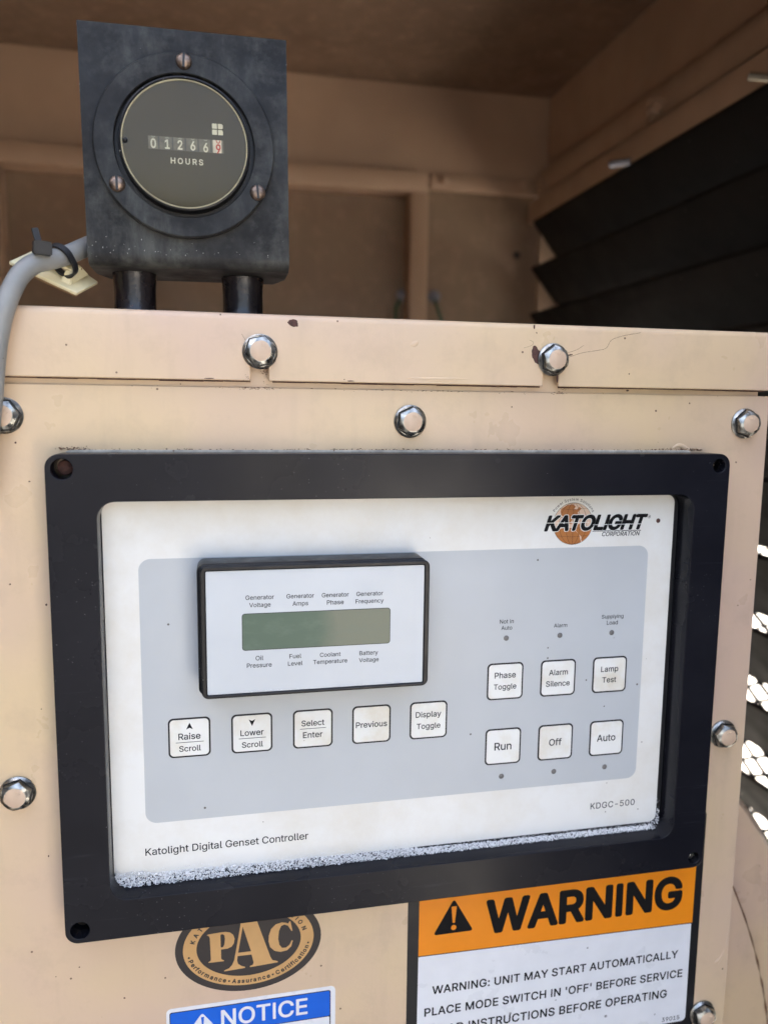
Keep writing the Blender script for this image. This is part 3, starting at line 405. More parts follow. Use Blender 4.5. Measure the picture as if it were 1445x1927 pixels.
def frame_mat():
    m, t, b = nodes('blue_black_anodised'); c = coord(t)
    cloud = ramp(t, tnoise(t, c, 22, 5, .6), [(.35, 0), (.75, 1)])
    col = mix(t, cloud, (.007, .0072, .0105), (.012, .0122, .0165))
    scr = ramp(t, tnoise(t, c, 60, 6, .7, (.25, 1, 6)), [(.62, 0), (.8, .35)])
    col = mix(t, scr, col, (.07, .072, .085))
    # dust: dense fine specks where a broad noise allows them
    gate = ramp(t, tnoise(t, c, 17, 3), [(.50, 0), (.66, 1)])
    d = specks(t, c, 1000, .26, .18)
    g = N(t, 'ShaderNodeMath', operation='MULTIPLY'); t.links.new(gate, g.inputs[0]); t.links.new(d, g.inputs[1])
    col = mix(t, g.outputs[0], col, (.10, .10, .103))
    col = mix(t, specks(t, c, 380, .09, .05), col, (.20, .20, .21))
    t.links.new(col, b.inputs['Base Color'])
    b.inputs['Specular IOR Level'].default_value = .17
    t.links.new(ramp(t, tnoise(t, c, 18, 5), [(.3, .16), (.7, .34)]), b.inputs['Roughness'])
    bump(t, b, tnoise(t, c, 260, 3), .12, .0002)
    return m
FRAME = frame_mat()
def worn_black():
    m, t, b = nodes('worn_black_enamel'); c = coord(t)
    n1 = ramp(t, tnoise(t, c, 42, 8, .68), [(.36, 0), (.66, 1)])
    col = mix(t, n1, (.010, .0095, .010), (.030, .030, .030))
    n2 = ramp(t, tnoise(t, c, 21, 7, .72), [(.46, 0), (.60, 1)])
    st = ramp(t, tnoise(t, c, 120, 6, .7, (1, 1, .3)), [(.4, 0), (.75, .8)])
    k = N(t, 'ShaderNodeMath', operation='MULTIPLY'); t.links.new(n2, k.inputs[0]); t.links.new(st, k.inputs[1])
    col = mix(t, k.outputs[0], col, (.105, .108, .095)); b.inputs['Specular IOR Level'].default_value = .2
    col = mix(t, specks(t, c, 600, .14, .06), col, (.3, .3, .28))
    t.links.new(col, b.inputs['Base Color'])
    t.links.new(ramp(t, tnoise(t, c, 60, 5), [(.3, .34), (.7, .6)]), b.inputs['Roughness'])
    bump(t, b, tnoise(t, c, 300, 5), .35, .0004)
    return m
WORN = worn_black()
def face_mat():
    m, t, b = nodes('white_overlay_film'); c = coord(t)
    n = ramp(t, tnoise(t, c, 16, 6, .7), [(.42, 0), (.78, 1)])
    col = mix(t, n, (.80, .79, .745), (.70, .655, .56))
    col = mix(t, specks(t, c, 230, .12, .07), col, (.22, .18, .14))
    t.links.new(col, b.inputs['Base Color']); b.inputs['Roughness'].default_value = .36
    bump(t, b, tnoise(t, c, 500, 3), .12, .0002)
    return m
FACE = face_mat()
GREY = plain('blue_grey_print', (.50, .52, .525), .36, var=.05, scale=14, speck=.04, scol=(.12, .11, .10), sscale=300)
def key_mat():
    m, t, b = nodes('key_white'); c = coord(t)
    g = ramp(t, tnoise(t, c, 55, 5, .65), [(.46, 0), (.72, .7)])
    col = mix(t, g, (.82, .81, .76), (.68, .60, .45))
    col = mix(t, specks(t, c, 320, .14, .05), col, (.35, .28, .18))
    t.links.new(col, b.inputs['Base Color']); b.inputs['Roughness'].default_value = .33
    bump(t, b, tnoise(t, c, 600, 3), .15, .0002)
    return m
KEY = key_mat()
BLACKPL = plain('black_plastic', (.009, .009, .010), .34, spec=.3, var=.3, scale=200, bmp=.0002, speck=.12, scol=(.35, .35, .35), sscale=750)
RUBBER = plain('black_rubber', (.009, .009, .010), .5, var=.3)
DISP = plain('display_film', (.55, .575, .585), .33, var=.04, scale=25)
ZINC = plain('zinc_plate', (.34, .34, .315), .30, metal=1.0, var=.75, scale=300, bmp=.0003)
BRASS = plain('brown_brass', (.26, .19, .145), .38, metal=.9, var=.45, scale=700, bmp=.0003)
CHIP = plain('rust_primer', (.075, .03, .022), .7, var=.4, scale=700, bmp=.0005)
LED = plain('smoked_lens', (.155, .145, .135), .35, var=.12)
ORANGE = plain('orange_print', (.85, .26, .008), .4, var=.03, speck=.03, scol=(.3, .12, .02), sscale=250, spec=.25)
STWHITE = plain('sticker_white', (.74, .745, .76), .3, var=.03, speck=.03, scol=(.25, .25, .25), sscale=250, coat=.05)
STBLACK = plain('sticker_black', (.010, .010, .012), .36, var=.2, spec=.3)
BLUE = plain('blue_print', (.002, .115, .62), .4, var=.05, spec=.25)
PACDARK = plain('sticker_charcoal', (.036, .029, .027), .4, var=.1, spec=.3)
TAN = plain('sticker_tan', (.60, .345, .135), .34, var=.06, spec=.3)
CABLE = plain('grey_pvc', (.25, .25, .235), .42, var=.12, scale=60, bmp=.0002, speck=.05, scol=(.1, .1, .1))
CREAM = plain('aged_nylon', (.78, .69, .43), .42, var=.12, scale=90, speck=.08, scol=(.28, .16, .06), sscale=350)
BLADE = plain('louvre_black', (.005, .0045, .0045), .5, var=.3, scale=40, speck=.01, scol=(.1, .1, .1), sscale=200, spec=.2)
DARKPIPE = plain('black_pipe_paint', (.012, .009, .010), .25, var=.5, scale=60, bmp=.0006)
GREENW = plain('green_wire', (.01, .07, .03), .4)
RUSTY = plain('rust_line', (.13, .055, .025), .8, var=.5, scale=400)
COLDM = plain('blued_steel', (.22, .22, .25), .4, metal=1.0, var=.3)
LOGO_O = plain('globe_orange', (.42, .14, .025), .4, var=.25, scale=40)
LOGO_P = plain('globe_peach', (.72, .52, .38), .4, var=.12, scale=40)
CREAMINK = plain('cream_ink', (.70, .64, .46), .5)
REDINK = plain('red_ink', (.50, .05, .02), .5)
OLDINK = plain('faded_cream_ink', (.34, .31, .21), .5)
DIAL = plain('dial_olive', (.095, .076, .042), .6, spec=.08, var=.06, scale=30)
WHEEL = plain('counter_wheel', (.17, .145, .09), .5, var=.3, scale=300)
WHEELW = plain('white_wheel', (.72, .62, .46), .5, var=.15, scale=300)
GROUNDM = plain('pale_concrete', (.40, .385, .35), .85, var=.25, scale=3)

def lcd_mat():
    m, t, b = nodes('lcd_glass'); c = coord(t)
    sep = t.nodes.new('ShaderNodeSeparateXYZ'); t.links.new(c, sep.inputs[0])
    n = tnoise(t, c, 60, 5)
    ad = N(t, 'ShaderNodeMath', operation='MULTIPLY_ADD'); t.links.new(n, ad.inputs[0]); ad.inputs[1].default_value = .014
    t.links.new(sep.outputs[0], ad.inputs[2])
    mr = N(t, 'ShaderNodeMapRange'); t.links.new(ad.outputs[0], mr.inputs[0])
    mr.inputs[1].default_value = -.0365; mr.inputs[2].default_value = -.0275
    col = mix(t, mr.outputs[0], (.105, .148, .104), (.19, .20, .142))
    scr = ramp(t, tnoise(t, c, 130, 7, .75, (.5, 1, 1)), [(.5, 0), (.75, .5)])
    col = mix(t, scr, col, (.17, .21, .16))
    t.links.new(col, b.inputs['Base Color']); b.inputs['Roughness'].default_value = .3; b.inputs['Specular IOR Level'].default_value = .2
    return m
LCD = lcd_mat()
def glass_mat():
    m = bpy.data.materials.new('clear_lens'); m.use_nodes = True; t = m.node_tree; t.nodes.clear()
    o = t.nodes.new('ShaderNodeOutputMaterial'); mx = t.nodes.new('ShaderNodeMixShader')
    tr = t.nodes.new('ShaderNodeBsdfTransparent'); tr.inputs[0].default_value = (.94, .94, .92, 1)
    gl = t.nodes.new('ShaderNodeBsdfGlossy'); gl.inputs['Roughness'].default_value = .06
    fr = t.nodes.new('ShaderNodeFresnel'); fr.inputs[0].default_value = 1.28
    t.links.new(fr.outputs[0], mx.inputs[0]); t.links.new(tr.outputs[0], mx.inputs[1]); t.links.new(gl.outputs[0], mx.inputs[2]); t.links.new(mx.outputs[0], o.inputs[0])
    return m
GLASS = glass_mat()
def foam_mat():
    m, t, b = nodes('foam_film'); c = coord(t)
    v = tnoise(t, c, 1500, 2)
    col = mix(t, ramp(t, v, [(.34, 0), (.46, 1)]), (.52, .52, .52), (.88, .87, .85))
    t.links.new(col, b.inputs['Base Color']); b.inputs['Roughness'].default_value = .12
    return m
FOAM = foam_mat()

# ================================================================== SETTING
YB, XW, ZC = .82, .4926, .4623        # back wall, side wall, ceiling (metres from the axis of the lens)
def struct(o, kind='structure'): o['kind'] = kind; return o
struct(box('ground', -60, 60, -60, 60, -1.56, -1.5, GROUNDM))
struct(box('bounce_dimmer', -30, .62, -30, .80, -1.4996, -1.494, plain('bounce_dimmer_dark', (.055, .055, .055), .9, var=.3, scale=20)))  # unseen dark sheet added to cut ground bounce and darken the frame's reflections
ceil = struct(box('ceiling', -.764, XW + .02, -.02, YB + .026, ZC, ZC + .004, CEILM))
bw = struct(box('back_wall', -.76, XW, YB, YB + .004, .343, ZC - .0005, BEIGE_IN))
# recessed bay under the band, left of the post, and the panel to its right
d_ = YB + D
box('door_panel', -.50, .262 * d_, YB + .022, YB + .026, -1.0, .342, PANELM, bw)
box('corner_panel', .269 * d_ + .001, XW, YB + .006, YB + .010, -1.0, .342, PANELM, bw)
box('door_post', .2455 * (d_ - .02), .269 * (d_ - .02), YB - .02, YB + .021, -1.0, .3085, BEIGE_IN, bw, .0015)
box('door_post', -.2555 * (d_ - .02) - .02, -.2375 * (d_ - .02), YB - .02, YB + .021, -1.0, .3085, BEIGE_IN, bw, .0015)
box('door_header', -.74, .269 * (d_ - .02), YB - .022, YB + .021, .3105, .3365, BEIGE_IN, bw, .0015)
box('wall_backing', -.76, XW + .05, YB + .0262, YB + .029, -1.1, ZC + .004, BEIGE_IN, bw)
box('cross_rail', .270 * d_, XW - .001, YB - .006, YB + .005, .3195, .3426, BEIGE_IN, bw, .003)
box('lower_wall', -.76, -.52, YB + .006, YB + .010, -1.0, .342, BEIGE_IN, bw)
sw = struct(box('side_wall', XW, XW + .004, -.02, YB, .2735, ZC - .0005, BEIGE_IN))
# rail with a sloped face along the side wall
bm = bmesh.new()
prof = [(XW - .0005, .3655), (XW - .012, .357), (XW - .019, .3465), (XW - .0215, .334), (XW - .0215, .3215), (XW - .0195, .3175), (XW - .0005, .3175)]
ys = [-.02, YB - .012]
rings = [[bm.verts.new((x, y, z)) for x, z in prof] for y in ys]
for k in range(len(prof)): bm.faces.new((rings[0][k], rings[0][(k + 1) % len(prof)], rings[1][(k + 1) % len(prof)], rings[1][k]))
bm.faces.new(rings[0]); bm.faces.new(rings[1][::-1])
from_bm('rail', bm, BEIGE_IN, sw, 50)
# rust streak in the seam over the rail
bm = bmesh.new(); PR = [Vector((XW - .0008, -.01 + i * .004, .3658 + .0006 * noise.noise(Vector((i * .11, 0, 0))))) for i in range(205)]
tube_bm(bm, PR, [max(.00008, .0008 * (.55 + noise.noise(Vector((i * .16, 5, 0))) * 1.2) * (1 if i < 95 else .5)) for i in range(205)], 5)
from_bm('rust_streak', bm, RUSTY, sw)
box('corner_post', XW, XW + .004, .765, YB, -1.05, .3095, BEIGE_IN, sw)
box('louvre_header', .4525, XW + .002, .0, YB - .03, .2735, .3025, BEIGE_IN, sw, .001)
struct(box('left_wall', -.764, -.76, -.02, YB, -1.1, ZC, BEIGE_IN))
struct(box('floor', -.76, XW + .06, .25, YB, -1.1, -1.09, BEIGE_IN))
# unseen enclosure front: header and jambs round the opening, sized to dim the interior
fr = struct(box('unseen_front_wall', -.76, XW + .02, -.0235, -.0205, .330, ZC + .004, BEIGE))
box('light_block_panel', -.2295, .4045, -.0235, -.0205, -1.5, -.47, BEIGE, fr)  # added below the cabinet to keep light out of the interior
box('unseen_jamb', -.76, -.23, -.0235, -.0205, -1.5, .3295, BEIGE, fr)
box('unseen_jamb', .405, XW + .02, -.0235, -.0205, -1.5, .3295, BEIGE, fr)

dl_ = struct(box('light_block_door', -.480, -.476, -.80, -.025, -1.4, .42, BEIGE))  # unseen dark-lined door, added to block sky light from the left
box('light_block_lining', -.4755, -.4515, -.78, -.045, -1.38, .40, RUBBER, dl_, .004)
dr = struct(box('light_block_door', .404, .408, -.72, -.025, -1.4, .42, BEIGE))  # its unseen counterpart, added so the panel darkens towards the right
box('light_block_lining', .3795, .4035, -.70, -.045, -1.38, .40, RUBBER, dr, .004)
def hexnut(name, c, axis, af, h, mat, parent, r_stud=0, l_stud=0, stud_mat=None):
    bm = bmesh.new(); ax = Vector(axis).normalized(); u = ax.orthogonal().normalized(); v = ax.cross(u); c = Vector(c)
    R = af / math.sqrt(3)
    def ring(rad, d, n, ph=0): return [bm.verts.new(c + ax * d + (u * math.cos(2 * math.pi * k / n + ph) + v * math.sin(2 * math.pi * k / n + ph)) * rad) for k in range(n)]
    R0 = [ring(R * 1.35, 0, 24), ring(R * 1.35, h * .18, 24)]
    for k in range(24): bm.faces.new((R0[0][k], R0[0][(k + 1) % 24], R0[1][(k + 1) % 24], R0[1][k]))
    bm.faces.new(R0[1])
    a, b, cc = ring(R, h * .18, 6), ring(R, h * .85, 6), ring(R * .82, h, 6)
    for p, q in ((a, b), (b, cc)):
        for k in range(6): bm.faces.new((p[k], p[(k + 1) % 6], q[(k + 1) % 6], q[k]))
    bm.faces.new(cc)
    if l_stud:
        tube_bm(bm, [c + ax * h * .9, c + ax * (h + l_stud)], r_stud, 12)
    return from_bm(name, bm, mat, parent)
# nuts of the side wall and of the back wall
yr = (at(1242, 205, 0).x); 
rr_ = RCV.transposed() @ Vector(((1242 - CX) / FPX, (200 - CY) / FPX, 1)); k_ = (XW - .02) / rr_.x
hexnut('nut', (XW - .0215, -D + rr_.y * k_, rr_.z * k_), (-.55, 0, -.8), .017, .014, BEIGE_IN, sw, .003, .008)
for px, py, yy in ((835, 341, YB - .006), (985, 345, YB - .006)):
    p = at(px, py, yy); hexnut('bolt', p, (0, -1, -.15), .011, .009, BEIGE_IN, bw, .003, .004)
p = at(1022, 345, YB - .03); hexnut('bolt', p, (-.3, -1, -.6), .011, .009, BEIGE_IN, sw, .003, .006)
for px, py in ((757, 556), (817, 558)):
    p = at(px, py, YB + (.022 if px < 800 else .006)); hexnut('bolt', p, (0, -1, 0), .012, .008, COLDM, bw, .003, .003)
p = at(972, 480, YB + .0055); lathe('bolt_hole', p.x, p.z, [(0, YB + .0052), (.0055, YB + .0052), (.0055, YB + .0065)], RUBBER, bw, 20)
p = at(560, 350, YB + .0215); lathe('rivet', p.x, p.z, [(0, YB + .019), (.003, YB + .0195), (.0045, YB + .0225)], CHIP, bw, 12)

# ground wires
for k, (A, B, C) in enumerate((((752, 566), (744, 585), (749, 640)), ((818, 566), (826, 590), (842, 640)))):
    L = [at(*A, YB - .01), at(*B, YB - .02), at(*C, YB - .02)]
    o = None
    bm = bmesh.new(); tube_bm(bm, spline(L, 6), .0022, 8)
    o = from_bm('ground_wire', bm, GREENW)
    o['label'] = ('thin green ground wire hanging just left of the inner post', 'thin green ground wire slanting down just right of the inner post')[k]; o['category'] = 'wire'; o['group'] = 'green ground wires at the inner post'

# louvre bank
lb = thing('louvre_bank', 'bank of black sloping louvre blades along the right side of the dark interior', 'louvre', (.48, .4, 0))
XI = .452; Y0, Y1 = -.015, .771
def blade_mesh():
    bm = bmesh.new()
    P = [(0, 0), (.060, -.073), (.0615, -.0722), (.0022, .0004), (.0008, .0016)]
    # a slightly folded inner lip
    P = [(0, 0), (.0012, -.004), (.060, -.0735), (.0615, -.0725), (.0026, -.0035), (.0014, .0004)]
    A = [bm.verts.new((x, Y0 - .4, z)) for x, z in P]; B = [bm.verts.new((x, Y1 - .4, z)) for x, z in P]
    n = len(P)
    for k in range(n): bm.faces.new((A[k], A[(k + 1) % n], B[(k + 1) % n], B[k]))
    bm.faces.new(A); bm.faces.new(B[::-1])
    bmesh.ops.recalc_face_normals(bm, faces=bm.faces)
    me = bpy.data.meshes.new('blade'); bm.to_mesh(me); bm.free(); me.materials.append(BLADE); return me
BM = blade_mesh()
for k in range(16):
    z = (.605 - .1445 * k) * XI
    link('blade', BM, lb, (XI - .48, 0, z))
box('bank_post', XI + .012, XI + .06, Y1 + .001, Y1 + .012, -.8, .2725, PANELM, lb)
# expanded metal outside the louvres
em = thing('expanded_metal_screen', 'dark diamond expanded metal screen outside the louvres against bright daylight', 'mesh screen', (.53, .4, -.3))
bm = bmesh.new(); XM = .5235; LW, SW, st = .036, .0195, .0021
for r in range(-1, 47):
    z0 = .12 - r * SW / 2 * 2
    prev = None
    for q in range(0, 40):
        y = -.02 + q * LW / 2
        z = z0 + (SW / 2 if q % 2 else 0) - SW / 4
        # strand as a flat ribbon, twisted at the knuckles
        ring = [bm.verts.new((XM + dx, y, z + dz)) for dx, dz in ((0, -st), (.0016, -st * .3), (.0022, st), (.0006, st * .3))]
        if prev:
            for k in range(4): bm.faces.new((prev[k], prev[(k + 1) % 4], ring[(k + 1) % 4], ring[k]))
        prev = ring
    prev = None
    for q in range(0, 40):
        y = -.02 + q * LW / 2
        z = z0 - (SW / 2 if q % 2 else 0) + SW * .75
        ring = [bm.verts.new((XM + dx + .0003, y, z + dz)) for dx, dz in ((0, -st), (.0016, -st * .3), (.0022, st), (.0006, st * .3))]
        if prev:
            for k in range(4): bm.faces.new((prev[k], prev[(k + 1) % 4], ring[(k + 1) % 4], ring[k]))
        prev = ring
o = from_bm('strand', bm, BLADE, em); o['kind'] = 'stuff'
box('screen_frame', XM - .001, XM + .004, -.02, .75, .135, .15, BLADE, em)

# threaded studs on the louvre bank
def stud(p, d, L, r, mat, label):
    p = Vector(p); d = Vector(d).normalized(); bm = bmesh.new()
    P = []; R = []; n = int(L / .0006)
    for i in range(n + 1): P.append(p + d * (L * i / n)); R.append(r * (1 if i % 2 else .84))
    R[-1] = r * .6
    tube_bm(bm, P, R, 12); o = from_bm('threaded_stud', bm, mat); o['label'] = label; o['category'] = 'stud'; return o
def onx(px, py, x):
    d = RCV.transposed() @ Vector(((px - CX) / FPX, (py - CY) / FPX, 1)); k = x / d.x
    return Vector((x, -D + d.y * k, d.z * k))
a, b_ = onx(1470, 148, .452), onx(1408, 143, .438)
stud(a, b_ - a, (b_ - a).length, .0034, plain('stud_steel', (.28, .25, .2), .4, metal=1.0), 'bare threaded steel stud poking out above the louvres by the right edge')
a, b_ = onx(1186, 303, .452), onx(1148, 309, .441)
stud(a, b_ - a, (b_ - a).length, .0042, COLDM, 'short bluish stud end at the top edge of the louvres halfway back')

# fan shroud, lower right
fs = thing('fan_shroud', 'curved beige sheet metal fan shroud behind the lower right of the cabinet', 'shroud', (.2, .3, -.75))
def on_y(px, py, y): return at(px, py, y)
# circle through three seen points of its front edge
def circum(a, b, c):
    ax, az, bx, bz, cx, cz = a.x, a.z, b.x, b.z, c.x, c.z
    d = 2 * (ax * (bz - cz) + bx * (cz - az) + cx * (az - bz))
    ux = ((ax * ax + az * az) * (bz - cz) + (bx * bx + bz * bz) * (cz - az) + (cx * cx + cz * cz) * (az - bz)) / d
    uz = ((ax * ax + az * az) * (cx - bx) + (bx * bx + bz * bz) * (ax - cx) + (cx * cx + cz * cz) * (bx - ax)) / d
    return ux, uz, math.hypot(ax - ux, az - uz)
YS = .06
ux, uz, ur = circum(at(1394, 1500, YS), at(1445, 1578, YS), at(1500, 1725, YS))
bm = bmesh.new(); lathe_bm(bm, ux, uz, [(ur * .55, YS + .02), (ur * .8, YS + .004), (ur * .985, YS), (ur, YS + .004), (ur, YS + .2)], 96); from_bm('shroud_ring', bm, BEIGE, fs, 50)
vx, vz, vr = circum(at(1380, 1678, YS - .012), at(1412, 1770, YS - .012), at(1437, 1890, YS - .012))
lathe('shroud_cone', vx, vz, [(vr * .5, YS - .012), (vr, YS - .012), (vr + .0005, YS - .011), (vr + .0005, YS + .02)], BEIGE, fs, 96, 50)
bm = bmesh.new(); PR = [Vector((vx + (vr + .0006) * math.cos(t_), YS - .0122, vz + (vr + .0006) * math.sin(t_))) for t_ in [math.radians(-20 + i * .3) for i in range(300)]]
tube_bm(bm, PR, [max(.00012, .0007 * (.6 + 1.3 * noise.noise(Vector((i * .22, 9, 0))))) for i in range(300)], 5)
from_bm('rust_seam', bm, RUSTY, fs)

# ================================================================== CABINET
cab = thing('control_cabinet', 'beige painted steel control cabinet with bolted front sheet and top cover lip', 'cabinet', (.08, .1, -.15))
x_r = .2595
# body behind the sheet
bm = bmesh.new()
bxm(bm, -.20, x_r - .006, .0015, .003, -.45, .036)
bxm(bm, -.20, -.1985, .0031, .25, -.45, .036); bxm(bm, x_r - .0075, x_r - .006, .0031, .25, -.45, .036)
bxm(bm, -.20, x_r - .006, .2501, .2515, -.45, .036); bxm(bm, -.198, x_r - .008, .0035, .2495, -.4515, -.4501)
from_bm('body', bm, BEIGE, cab)
plate('front_sheet', [rr(-.205, x_r - .0005, -.46, .0087, .001, 3)], 0.0, .0014, BEIGE, cab, bevel=.0004)
# top cover with lip, slotted under its two bolts
bx1, bx2 = at(489.5, 662, -.003), at(1039, 677, -.003)
n1a, n1b = at(472, 716, -.003).x, at(506, 719, -.003).x
n2a, n2b = at(1021, 728, -.003).x, at(1050, 728, -.003).x
bm = bmesh.new()
zb = .0113
X = sorted([-.22, -.1, 0, .05, .1, .2, x_r + .03, n1a, n1b, n2a, n2b])
def prof_rows():
    R = [(-.003, zb), (-.003, .0235), (-.003, .0355)]
    for i in range(1, 6):
        a = math.radians(90 * i / 5); R.append((-.0003 - .0027 * math.cos(a), .0357 + .0027 * math.sin(a)))
    R.append((.02, .0386)); R.append((.255, .0386)); return R
rows = prof_rows()
grid = [[bm.verts.new((x, y, z)) for x in X] for y, z in rows]
for j in range(len(rows) - 1):
    for i in range(len(X) - 1):
        if j == 0 and (X[i] >= n1a - 1e-6 and X[i + 1] <= n1b + 1e-6 or X[i] >= n2a - 1e-6 and X[i + 1] <= n2b + 1e-6): continue
        bm.faces.new((grid[j][i], grid[j][i + 1], grid[j + 1][i + 1], grid[j + 1][i]))
loose = [v for v in bm.verts if not v.link_faces]
bmesh.ops.delete(bm, geom=loose, context='VERTS')
bmesh.ops.recalc_face_normals(bm, faces=bm.faces)
for f in bm.faces:
    if abs(f.normal.y) > .9 and f.calc_center_median().y < 0 and f.normal.y > 0: bmesh.ops.reverse_faces(bm, faces=bm.faces[:]); break
bmesh.ops.solidify(bm, geom=bm.faces[:], thickness=.0014)
me = bpy.data.meshes.new('top_cover'); bm.to_mesh(me); bm.free()
cov = finish(me, BEIGE, 'top_cover', cab, 40)
md = cov.modifiers.new('bevel', 'BEVEL'); md.width = .0004; md.segments = 2; md.limit_method = 'ANGLE'; md.angle_limit = math.radians(50)

# bolts
def bolt(px, py, y, rot, tilt=(0, 0), paint=True, lab=None):
    c = at(px, py, y)
    bm = bmesh.new()
    RF, AF, H = .0071, .0107, .0054
    R = AF / math.sqrt(3)
    lathe_bm(bm, 0, 0, [(RF * .97, 0), (RF, -.0003), (RF, -.0009), (RF * .93, -.00125), (R * .99, -.0019), (0, -.0019)], 40)
    hexr = [(R * math.cos(math.radians(60 * k + rot)), R * math.sin(math.radians(60 * k + rot))) for k in range(6)]
    # hexagon sampled with extra points so that the chamfer circle cuts it in arcs
    n = 48; ring0 = []; ring1 = []; ring2 = []
    rc = AF / 2 * .80
    for k in range(n):
        a = math.radians(rot) + 2 * math.pi * k / n
        loc = (a - math.radians(rot)) % (math.pi / 3) - math.pi / 6
        rh = (AF / 2) / math.cos(loc)
        drop = (rh - AF / 2) / (R - AF / 2) * .0010
        ca, sa = math.cos(a), math.sin(a)
        ring0.append(bm.verts.new((rh * ca, -.0016, rh * sa)))
        ring1.append(bm.verts.new((rh * ca, -(H - .0005 - drop), rh * sa)))
        ring2.append(bm.verts.new((rc * ca, -H, rc * sa)))
    for p, q in ((ring0, ring1), (ring1, ring2)):
        for k in range(n): bm.faces.new((p[k], p[(k + 1) % n], q[(k + 1) % n], q[k]))
    bm.faces.new(ring2)
    bmesh.ops.recalc_face_normals(bm, faces=bm.faces)
    me = bpy.data.meshes.new('bolt'); bm.to_mesh(me); bm.free()
    me.materials.append(ZINC)
    for p in me.polygons: p.use_smooth = True
    me.set_sharp_from_angle(angle=math.radians(28))
    o = link('bolt', me, cab, Vector(c) - world_loc(cab))
    def hexl(q): return [(q * math.cos(math.radians(rot + 60 * k)), q * math.sin(math.radians(rot + 60 * k))) for k in range(6)]
    gl_ = plate('dark_hex_line', [hexl(R * 1.10), hexl(R * .97)[::-1]], -.00200, .0001, RUBBER, None); gl_.parent = o  # dark outline round the foot of the hex head
    # thin coat of paint left on the face, uneven outline
    bm = bmesh.new(); n = 36; rp = rc * .97; vs = []; v2 = []
    sd_ = random.uniform(0, 100)
    for k in range(n):
        a = 2 * math.pi * k / n
        r = rp * (1 - .07 * max(0, noise.noise(Vector((math.cos(a) * 1.5 + sd_, math.sin(a) * 1.5, 0))) + .1))
        vs.append(bm.verts.new((r * math.cos(a), -H - .00001, r * math.sin(a)))); v2.append(bm.verts.new((r * .93 * math.cos(a), -H - .00016, r * .93 * math.sin(a))))
    for k in range(n): bm.faces.new((vs[k], vs[(k + 1) % n], v2[(k + 1) % n], v2[k]))
    bm.faces.new(v2)
    # three embossed grade dashes
    for k in range(3):
        a = math.radians(rot + 20 + k * 24); x, z = rp * .62 * math.cos(a), rp * .62 * math.sin(a)
        tube_bm(bm, [(x - .0005 * math.cos(a), -H - .0002, z - .0005 * math.sin(a)), (x + .0005 * math.cos(a), -H - .0002, z + .0005 * math.sin(a))], .00016, 6)
    bmesh.ops.recalc_face_normals(bm, faces=bm.faces)
    me = bpy.data.meshes.new('paint_cap'); bm.to_mesh(me); bm.free(); me.materials.append(BEIGE)
    for p in me.polygons: p.use_smooth = True
    me.set_sharp_from_angle(angle=math.radians(40))
    link('paint_cap', me, o)
    o.rotation_euler = (math.radians(tilt[0]), 0, math.radians(tilt[1]))
    return o
bolt(489.5, 662, -.003, 12)
bolt(1039, 677, -.003, 38, (1.5, 2))
bolt(771, 793, 0, 25, (2, 1))
bolt(9, 782, 0, 5)
bolt(1399, 797, 0, 40)
bolt(35, 1491, 0, 17, (-1, -1))
bolt(1358, 1380, 0, 50)
bolt(1319, 1905, 0, 30)

# chips, cracks and rust on the paint
def blob(px, py, y, rx, rz, seed, ang=0, rough=.35, n=26):
    c = at(px, py, y); out = []
    for k in range(n):
        a = 2 * math.pi * k / n
        q = 1 + rough * noise.noise(Vector((math.cos(a) * 1.7 + seed, math.sin(a) * 1.7, seed)))
        x, z = rx * q * math.cos(a), rz * q * math.sin(a); ca, sa = math.cos(ang), math.sin(ang)
        out.append((c.x + x * ca - z * sa, c.z + x * sa + z * ca))
    return out
YL = -.003
chips = [(552, 608, YL, .0022, .0014, 1, -.2), (1008, 667, YL, .0021, .0040, 2, .25), (1005, 615, YL, .0004, .0009, 4, 0),
         (415, 592, YL, .0003, .0003, 5, 0), (1072, 668, YL, .0014, .0003, 6, .2), (1086, 1062, 0, .0001, .0001, 7, 0),
         (1180, 735, 0, .0007, .0004, 8, 0), (1268, 733, YL, .0012, .0003, 9, 0), (660, 717, YL, .0015, .0002, 10, 0), (395, 712, YL, .002, .0002, 11, 0),
         (500, 690, YL, .0012, .0012, 12, 0), (1384, 870, 0, .0004, .0004, 14, 0), (88, 1138, 0, .0004, .0005, 15, 0), (250, 575, YL, .0003, .0002, 16, 0),
         (1048, 712, YL, .0004, .0022, 17, .1), (150, 1820, 0, .0003, .0003, 18, 0), (235, 1878, 0, .0004, .0004, 19, 0), (92, 1611, 0, .0003, .0004, 20, 0), (30, 833, 0, .0004, .0004, 21, 0), (56, 906, 0, .0004, .0003, 22, 0)]
for px, py, y, rx, rz, sd_, an in chips:
    plate('paint_chip', [blob(px, py, y, rx, rz, sd_, an)], y - .00003, .00002, CHIP, cab)
def crack(P, y, r, mat=CHIP):
    Q = spline([at(px, py, y - .00001) for px, py in P], 6)
    bm = bmesh.new(); tube_bm(bm, Q, [r * (.4 + .6 * abs(math.sin(i * 1.3 + r * 1e5))) for i in range(len(Q))], 5); return from_bm('crack', bm, mat, cab)
crack([(1070, 672), (1095, 664), (1120, 660), (1140, 655), (1150, 640), (1172, 632), (1205, 626)], YL, .00009)
crack([(1068, 664), (1085, 658), (1098, 650)], YL, .00008)
crack([(985, 655), (1000, 650), (1003, 644), (996, 640)], YL, .00007)
crack([(462, 640), (455, 628)], YL, .00007)
